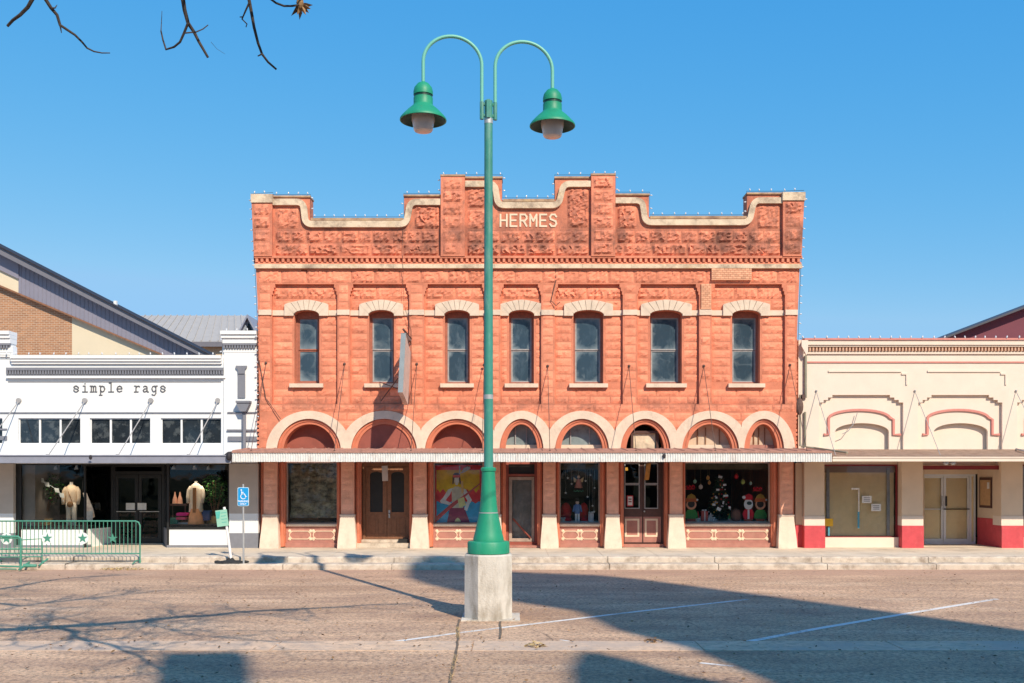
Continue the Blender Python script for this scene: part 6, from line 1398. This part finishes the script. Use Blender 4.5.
for i, (a, w_, h_, c) in enumerate(((699.5, .14, .10, (.55, .45, .35)), (706.5, .2, .36, (.33, .07, .06)), (711, .18, .16, (.32, .33, .33)), (716, .22, .12, (.30, .31, .32)), (703, .10, .14, (.5, .5, .5)))):
    gift(a, w_, h_, .16, mk('gift_%s' % 'beige maroon silver_grey slate white'.split()[i], c), ['low beige gift', 'tall maroon gift', 'silver grey gift', 'wide slate grey gift', 'small white gift'][i]+' left of the tree in the wide holiday window', Y=Y0+.7+.05*i)
for i, (a, rr, hh, c, nm) in enumerate(((701, .07, .30, (.5, .03, .04), 'red felt gnome with pointed hat behind the beige gift'), (714, .07, .26, (.55, .55, .56), 'white felt gnome with pointed hat beside the tree trunk'), (733, .06, .24, (.06, .3, .1), 'green felt gnome with pointed hat right of the tree'), (743.5, .06, .30, (.5, .03, .04), 'red felt gnome with pointed hat beside the woven basket'), (769, .05, .2, (.55, .55, .56), 'small white felt gnome at the far right end of the wide window'))):
    X = fx(a); Yq = Y0+.9; z = fz(523); r = root('gnome', nm, 'figurine', (X, Yq, z), 'felt gnomes in the wide holiday window')
    q_ = G(); q_.lathe([(rr*.9, z), (rr*1.1, z+hh*.2), (rr*.7, z+hh*.5)], X, Yq, 12); q_.build('body', mk('felt_grey', (.3, .3, .3)), r)
    q_ = G(); q_.lathe([(rr*.95, z+hh*.45), (rr*.5, z+hh*.75), (.006, z+hh*1.15)], X, Yq, 12); q_.build('hat', mk('felt_'+'red white green crimson pale'.split()[i], c), r)
    q_ = G(); q_.blob((X, Yq-rr*.8, z+hh*.42), .018, 8, 5); q_.build('nose', mk('toy_face', (.55, .38, .3)), r)
g = G(); g.blob((fx(690), Y0+.55, fz(522.7)), (.17, .1, .06), 12, 6); g.blob((fx(695.5), Y0+.56, fz(522.4)), (.09, .09, .05), 10, 6); g.build('red_cushion', mk('coral_red', (.62, .10, .08)), label='flat coral red cushion at the foot of the left-hand elf cutout', cat='cushion')
# ---- clothes dummies and plants in the white shop
def mannequin(cx, Y, topm, botm, lab, kind, zb=None, s=1.0):
    X = xy(cx, Y); z0 = zb if zb is not None else .80; r = root('dress_form', lab, 'mannequin', (X, Y, z0))
    H = lambda h: z0+h*s
    if kind == 'trousers':
        for k in (-1, 1):
            g = G(); g.tube([(X+k*.09*s, Y, H(.02)), (X+k*.085*s, Y, H(.45)), (X+k*.075*s, Y, H(.85))], [.07*s, .075*s, .095*s], 12); g.build('trouser_leg', botm, r, smooth=True)
        g = G(); g.blob((X, Y-.10, H(.80)), (.10*s, .07*s, .09*s), 12, 8); g.tube([(X+.07, Y-.10, H(.86)), (X-.02, Y-.12, H(1.1)), (X-.12, Y-.06, H(1.33))], .012, 5); g.build('shoulder_bag', mk('brown_leather', (.18, .09, .035)), r)
        g = G()
        pr = [(.15, .74), (.165, .9), (.16, 1.05), (.175, 1.2), (.15, 1.33), (.06, 1.4)]
    else:
        g = G(); g.lathe([(.26*s, H(.02)), (.22*s, H(.35)), (.16*s, H(.62))], X, Y, 20); n = 20
        sk_ = g.build('skirt', botm, r)
        g = G(); pr = [(.21, .52), (.2, .8), (.18, 1.0), (.19, 1.2), (.16, 1.34), (.06, 1.42)]
    n = 18; vv = []
    for (rr, h) in pr:
        for k in range(n): a = 2*math.pi*k/n; vv.append((X+rr*s*1.08*math.cos(a), Y+rr*s*.62*math.sin(a), H(h)+(.0)))
    ff = [(i*n+k, i*n+(k+1) % n, (i+1)*n+(k+1) % n, (i+1)*n+k) for i in range(len(pr)-1) for k in range(n)]+[tuple((len(pr)-1)*n+k for k in range(n))]
    g.add(vv, ff)
    for k in (-1, 1): g.tube([(X+k*.15*s, Y, H(1.31)), (X+k*.215*s, Y-.01, H(1.2)), (X+k*.24*s, Y-.03, H(1.0)), (X+k*.22*s, Y-.08, H(.8))], [.06*s, .065*s, .058*s, .05*s], 10)
    g.build('jacket', topm, r, smooth=True)
    g = G(); g.lathe([(.05*s, H(1.38)), (.045*s, H(1.46)), (.05*s, H(1.48))], X, Y, 12); g.build('neck', mk('dummy_cream', (.55, .48, .4)), r)
    if kind != 'trousers': g = G(); g.box(X-.045*s, X+.045*s, Y-.19*s, Y-.115*s, H(.5), H(1.28)); g.build('blouse', mk('rust_knit', (.30, .13, .05)), r)
beige = mk('beige_cloth', (.46, .34, .22))
mannequin(71.5, Y0+.9, beige, mk('pale_beige_cloth', (.50, .41, .30)), 'headless dress form in beige jacket and trousers behind the star barrier', 'trousers', .78, 1.02)
mannequin(196, Y0+.62, mk('oatmeal_knit', (.56, .43, .31)), mk('orange_stripe_skirt', (.50, .22, .10)), 'headless dress form in oatmeal cardigan and orange pleated skirt in the right window', 'skirt', .86, .98)
def plant(cx, Y, z0, zc, rr, lab, m=None, n=700, seed=1, col=(.06, .17, .03)):
    rp_ = random.Random(seed); X = xy(cx, Y); r = root('potted_plant', lab, 'plant', (X, Y, z0))
    g = G(); g.lathe([(.17, z0), (.22, z0+.16), (.23, z0+.36), (.20, z0+.36), (.18, z0+.30)], X, Y, 18); g.build('basket_pot', mk('woven_tan', (.45, .27, .10)), r)
    g = G(); 
    for k in range(7): a = rp_.uniform(0, 6.28); g.tube([(X, Y, z0+.3), (X+.1*math.cos(a), Y+.1*math.sin(a), (z0+zc)/2), (X+rr[0]*.6*math.cos(a), Y+rr[1]*.6*math.sin(a), zc+rp_.uniform(-.2, .3))], [.02, .015, .006], 5)
    g.build('stem', M['wood'], r)
    g = G()
    for i in range(n):
        d = Vector((rp_.gauss(0, 1), rp_.gauss(0, 1), rp_.gauss(0, 1))).normalized()*rp_.random()**.45
        p = Vector((X+d.x*rr[0], Y+d.y*rr[1], zc+d.z*rr[2])); a = rp_.uniform(0, 6.28); l = rp_.uniform(.05, .13)
        u = Vector((math.cos(a), math.sin(a), rp_.uniform(-.8, .3))).normalized()*l; v = u.cross(Vector((rp_.random(), rp_.random(), 1))).normalized()*l*.28
        g.add([p, p+u*.5-v, p+u, p+u*.5+v], [(0, 1, 2, 3)], rp_.random())
    mm = M.setdefault('foliage', mat('leaf_green', (.06, .17, .035), .6, .3, 8, 0, blk=.6)); g.build('foliage', mm, r)
plant(45, Y0+1.1, .78, 2.1, (.62, .4, .5), 'bushy potted plant at the left of the first white shop window', seed=4)
plant(215, Y0+1.0, .86, 2.05, (.42, .3, .55), 'leafy potted plant at the right side of the second white shop window', n=900, seed=5)
r = root('hanging_scarf', 'cream and pink patterned scarf hanging beside the beige dress form', 'scarf', (xy(86, Y0+.95), Y0+.95, 1.1)); X = xy(86, Y0+.95)
g = G(); g.add([(X-.1, Y0+.95, 1.95), (X+.02, Y0+.93, 1.98), (X+.22, Y0+.96, 1.45), (X+.28, Y0+.95, 1.2), (X+.14, Y0+.93, 1.12), (X+.02, Y0+.96, 1.35)], [(0, 1, 2, 5), (5, 2, 3, 4)]); g.build('cloth', mk('cream_pink_cloth', (.58, .40, .33), .9, .3), r)
g = G(); g.tube([(X-.12, Y0+.95, 2.0), (X-.05, Y0+.95, 3.05)], .006, 4); g.build('thread', M['wire'], r)
r = root('pennant_bunting', 'string of pale cloth pieces strung across the first white shop window', 'bunting', (xy(30, Y0+.7), Y0+.7, 2.2))
P = [(34, 465), (37, 472), (41, 479), (46, 483), (56, 489), (61, 494), (64, 502)]; g = G(); g.tube([(xy(a, Y0+.7), Y0+.7, CH+(HY-b)*(Y0+.7)/1000) for a, b in P], .008, 4); g.build('string', M['white'], r)
for a, b in P[:-1]:
    X, Z_ = xy(a, Y0+.7), CH+(HY-b)*(Y0+.7)/1000; g = G(); g.add([(X-.06, Y0+.69, Z_+.04), (X+.09, Y0+.69, Z_+.02), (X+.12, Y0+.68, Z_-.12), (X-.01, Y0+.68, Z_-.10)], [(0, 1, 2, 3)]); g.build('cloth_piece', mk('pale_cloth', (.6, .53, .46)), r)
# small orange bottles/bags, pink boxes
for a, lab in ((175, 'left of the pair of peach cone-shaped candles in the second white shop window'), (180, 'right of the pair of peach cone-shaped candles in the second white shop window')):
    g = G(); Yq = Y0+.8; g.lathe([(.085, 1.62), (.07, 1.75), (.03, 1.88), (.015, 1.98)], xy(a, Yq), Yq, 12); g.build('cone_candle', mk('peach_wax', (.62, .26, .16)), label=lab, cat='candle')
def table_(cx, Y, w_, z0, z1, lab, m):
    X = xy(cx, Y); r = root('display_table', lab, 'table', (X, Y, z0)); g = G(); g.box(X-w_/2, X+w_/2, Y-.25, Y+.25, z1-.05, z1); g.build('tabletop', m, r)
    for i in (-1, 1):
        for j in (-1, 1): g = G(); g.tube([(X+i*(w_/2-.05), Y+j*.2, z0), (X+i*(w_/2-.05), Y+j*.2, z1-.05)], .02, 6); g.build('leg', m, r)
table_(179, Y0+.95, .62, .86, 1.6, 'small dark table under the peach candles in the second white shop window', M['wood_dk'])
for i, (a, zz, w_, h_, c, lab) in enumerate(((183, 1.25, .34, .09, (.45, .02, .14), 'magenta folded cloth'), (182, 1.13, .30, .08, (.40, .05, .10), 'dark pink folded cloth'), (174, .98, .30, .2, (.03, .12, .09), 'dark green box'), (184, .90, .36, .14, (.30, .28, .26), 'grey fabric bin'), (206, 1.1, .3, .3, (.03, .05, .12), 'navy folded stack'))):
    g = G(); Yq = Y0+.6+.03*i; X = xy(a, Yq); 
    vv = rrect(X-w_/2, X+w_/2, zz, zz+h_, .03); g.plate(vv, [], Yq-.12, Yq+.12); g.build('folded_cloth', mk('fold_%s' % 'magenta rose green grey navy'.split()[i], c, .9), label=lab+' low in the second white shop window', cat='cloth')

# ================================================================ bare tree overhead, standing left of the camera
M['bark'] = mat('grey_brown_bark', (.06, .045, .038), .9, .3, 8, .5, 20)
tr = root('bare_tree', 'leafless tree left of the viewpoint with twig tips hanging into the top left corner', 'tree', (-8.2, 4.2, 0))
g = G(); g.tube([(-8.2, 4.2, -.1), (-8.18, 4.22, .3), (-8.1, 4.4, 2), (-7.6, 5.0, 4.0)], [.42, .33, .27, .22], 14); g.build('trunk', M['bark'], tr)
def cast(px, py, z):
    p = gp(px, py); L_ = z/.92; return (p.x+.53*L_, p.y-L_, z)
rt_ = random.Random(21)
def hidden(p):
    if p.y < .3: return True
    px = 512+p.x/p.y*1000; py = HY-(p.z-CH)/p.y*1000
    return py < -14 or px < -20 or px > 1050
A_ = [cast(0, 630, 7.1), cast(140, 621, 7.4), cast(240, 612, 7.7), cast(340, 607, 7.95), cast(425, 602, 8.3)]
limbs = [([(-7.6, 5.0, 3.9), (-6.2, 6.7, 5.9)]+A_, [.2, .16, .12, .095, .07, .045, .014]),
         ([A_[0], cast(60, 628, 7.15), cast(90, 641, 6.95), cast(140, 656, 6.75), cast(160, 672, 6.6)], [.08, .065, .05, .035, .012]),
         ([(-7.6, 5.0, 4.0), (-8.0, 7.4, 6.6), cast(-60, 600, 8.4), cast(0, 589, 8.8), cast(60, 579, 9.4), cast(120, 575, 9.9)], [.16, .13, .10, .07, .045, .014]),
         ([A_[0], (-3.7, 8.3, 7.6), (-2.7, 8.6, 7.9), (-1.6, 8.6, 8.1), (-.6, 8.6, 8.3)], [.05, .04, .03, .022, .01]),
         ([cast(-60, 600, 8.4), cast(20, 606, 8.3), cast(90, 598, 8.6), cast(170, 590, 9.1)], [.07, .05, .035, .012]),
         ([A_[1], cast(190, 635, 7.6), cast(250, 640, 7.6)], [.03, .02, .008])]
g = G()
def jitter(P, k=3, a=.08):
    out = []
    for p, q_ in zip(P, P[1:]):
        p = Vector(p); q_ = Vector(q_)
        for i in range(k): out.append(p.lerp(q_, i/k)+(Vector((rt_.uniform(-a, a), rt_.uniform(-a, a), rt_.uniform(-a, a))) if i else Vector()))
    return out+[Vector(P[-1])]
def twig(g, p, d, l, r, depth):
    pts = [p]; n = 4
    for i in range(n):
        d = (d+Vector((rt_.uniform(-.35, .35), rt_.uniform(-.35, .35), rt_.uniform(-.28, .30)))).normalized(); pts.append(pts[-1]+d*l/n)
    if all(hidden(x) for x in pts): g.tube(pts, [r*(1-.8*i/n) for i in range(n+1)], 5)
    else: return
    if depth:
        for x in pts[1:]:
            for k in range(2):
                if rt_.random() < .75: twig(g, x, (d+Vector((rt_.uniform(-1, 1), rt_.uniform(-1, 1), rt_.uniform(-.6, .6)))).normalized(), l*.5, r*.5, depth-1)
for P, rr in limbs:
    Q = jitter(P); n = len(Q); rs = []
    for i in range(n):
        t = i/(n-1)*(len(rr)-1); k = min(int(t), len(rr)-2); rs.append(rr[k]+(rr[k+1]-rr[k])*(t-k))
    g.tube(Q, rs, 10)
    for i in range(2, n):
        dd = (Q[i]-Q[i-1]).normalized()
        for k in range(3):
            if rt_.random() < .95: twig(g, Q[i], (dd*.6+Vector((rt_.uniform(-1, 1), rt_.uniform(-1, 1), rt_.uniform(-.5, .5)))).normalized(), rt_.uniform(.8, 1.9), max(.014, min(rs[i]*.6, .028)), 1)
g.build('limbs', M['bark'], tr)
def tp_(px, py, Y): return Vector(((px-512)*Y/1000, Y, CH+(HY-py)*Y/1000))
def tw(P, rs, Y=8.0, k=2): 
    g.tube([tp_(a, b, Y+.03*i) for i, (a, b) in enumerate(P)], rs, 7)
g = G()
def chain(P, r0, r1): tw(P, [r0+(r1-r0)*i/(len(P)-1) for i in range(len(P))])
lnk = Vector((-3.0, 7.8, 7.75))
g.tube([Vector((-3.7, 8.3, 7.6)), Vector((-3.8, 8.1, 7.1)), tp_(46, -34, 8), tp_(33, -2, 8)], [.025, .02, .017, .015], 7); chain([(33, -2), (28, 7), (20, 15), (13, 20), (7.5, 26)], .016, .011)
g.tube([tp_(46, -34, 8), tp_(44, -3, 8)], [.016, .014], 7); chain([(44, -3), (51, 8), (57, 15), (60, 25), (66, 29), (75, 35), (82, 42), (87, 48), (94, 51.5), (102, 53), (110, 53)], .015, .004); chain([(60, 25), (61.5, 33)], .008, .003); chain([(51, 8), (55, 8), (57, 5)], .008, .003)
g.tube([Vector((-2.7, 8.6, 7.9)), tp_(184, -60, 8), tp_(182.5, -3, 8)], [.022, .02, .018], 7); chain([(182.5, -3), (184.5, 10), (188, 23), (194, 32), (199, 42), (208, 57.5)], .018, .010)
chain([(188, 23), (184, 33), (180, 42), (174, 47), (166, 49.5), (163, 40), (161, 31)], .011, .006); chain([(161, 31), (161.5, 22), (162, 11)], .004, .002); chain([(185, 33), (196, 32), (203, 29), (208, 25)], .006, .004); chain([(211, 42), (217, 49), (225, 54)], .0015, .001)
g.tube([Vector((-1.6, 8.6, 8.1)), tp_(246, -60, 8), tp_(248.5, -3, 8)], [.02, .017, .015], 7); chain([(248.5, -3), (251, 10), (254, 27), (258, 43), (262, 54), (268, 62), (276.5, 69.5)], .014, .008); chain([(249, 3), (245, 12), (242, 19), (247, 24), (246, 27)], .008, .004); chain([(262, 54), (258, 56)], .007, .005); chain([(243, 17), (240, 17)], .006, .004)
g.tube([Vector((-.6, 8.6, 8.3)), Vector((-1.5, 8.2, 7.2)), tp_(268, -3, 8)], [.015, .012, .01], 7); chain([(268, -3), (276, 3), (284, 6), (292, 6), (299, 5)], .009, .008)
g.build('hanging_twigs', M['bark'], tr)
g = G(); c = tp_(300, 3, 8.15)
for k, (a, b) in enumerate(((291, 16), (293.5, 11), (299.5, 20), (306, 15), (311, 9), (313, 5), (303, 1), (296, 2), (309, 13), (297, 15))):
    e = tp_(a, b, 8.15+.04*(k % 3)); d = e-c; n_ = Vector((-d.z, 0, d.x)).normalized()*.017; u = Vector((0, .02, 0))
    g.add([c, c+d*.5+n_+u, e, c+d*.5-n_+u, c+d*.5-u], [(0, 1, 4), (1, 2, 4), (2, 3, 4), (3, 0, 4)], R.random())
g.blob(tuple(c), (.03, .03, .05), 8, 6); g.build('dry_leaf_cluster', M['leaf'], tr)
# ================================================================ courthouse unseen behind the camera, outline cut to throw the broad shadow
YCH = -9.0
M['chbrick'] = mat('courthouse_brick', (.32, .13, .08), .85, .12, 4, .1)
def sc_(p): L_ = p[1]-YCH; return (p[0]+.53*L_, .92*L_)
def sg(px, py): p = gp(px, py); return sc_((p.x, p.y))
sil = [sc_((.75, 8))]+[sg(*p) for p in ((571, 690), (568, 668), (576, 654), (590, 651), (640, 662), (680, 674), (734, 684), (775, 690), (764, 680), (689, 649), (640, 636), (615, 630), (575, 611), (515, 602), (465, 593))]+[sc_(p) for p in ((-2.0, 23.2), (-2.6, 24.6), (-2.9, 27.3), (-2.3, 27.9), (-1.0, 27.3))]+[sg(*p) for p in ((512, 572), (597, 575), (640, 579), (786, 598), (900, 613), (1024, 630), (1200, 655))]+[sc_((14, 8))]
sil = [(sil[0][0], 0)]+sil+[(sil[-1][0], 0)]
cr = root('shadow_courthouse', 'tall brick courthouse unseen behind the viewpoint, cut to throw the broad shadow', 'building', (16, YCH, 0))
dv = -SUN*0  # depth runs along the light so the roof slopes up and away
g = G(); g.plate(sil, [], 0, 1.0)
k = 2.0; dd = Vector((SUN.x/abs(SUN.y), -1, SUN.z/abs(SUN.y)))*k
g.v = [(x+dd.x*y, YCH+dd.y*y, z+dd.z*y if z > 0 else 0) for x, y, z in g.v]
g.build('wall', M['chbrick'], cr)
P = [sg(*p) for p in ((153, 690), (157, 661), (165, 653), (240, 651.5), (250, 657), (253, 690))]; P = [(P[0][0], 0)]+P+[(P[-1][0], 0)]
g = G(); g.plate(P, [], 0, 1.0)
g.v = [(x+dd.x*y*.5, YCH+dd.y*y*.5, z+dd.z*y*.5 if z > 0 else 0) for x, y, z in g.v]; g.build('box_shadow_caster', M['chbrick'], cr)  # unseen block shaped to cast the box-like shadow at lower left
for z_ in (3, 8): g = G(); g.box(14, 15, YCH-.01, YCH+.05, z_, z_+2.2); g.build('window', M['black'], cr)
# unseen evergreens behind the viewpoint, added to darken the glass reflections
g = G(); rq = random.Random(9)
for i in range(16):
    cx = -44+6*i+rq.uniform(-2, 2); cy = -44+rq.uniform(-3, 3); h = rq.uniform(11, 15); g.tube([(cx, cy, 0), (cx, cy, h*.5)], [.35, .2], 8)
    for j in range(650):
        d = Vector((rq.gauss(0, 1), rq.gauss(0, 1), rq.gauss(0, 1))).normalized()*rq.random()**.4; p = Vector((cx+d.x*5, cy+d.y*3.5, h*.6+d.z*h*.42)); a = rq.uniform(0, 6.28); l = .55
        u = Vector((math.cos(a), math.sin(a), rq.uniform(-.6, .6)))*l; v = u.cross(Vector((rq.uniform(-1, 1), rq.uniform(-1, 1), 1))).normalized()*l*.7
        g.add([p-u, p-v, p+u, p+v], [(0, 1, 2, 3)], rq.random())
g.build('reflection_trees', mat('dark_evergreen', (.03, .045, .02), .8, .3, 3, 0, blk=.4), kind='stuff', label='unseen dark evergreens added behind the viewpoint for glass reflections')
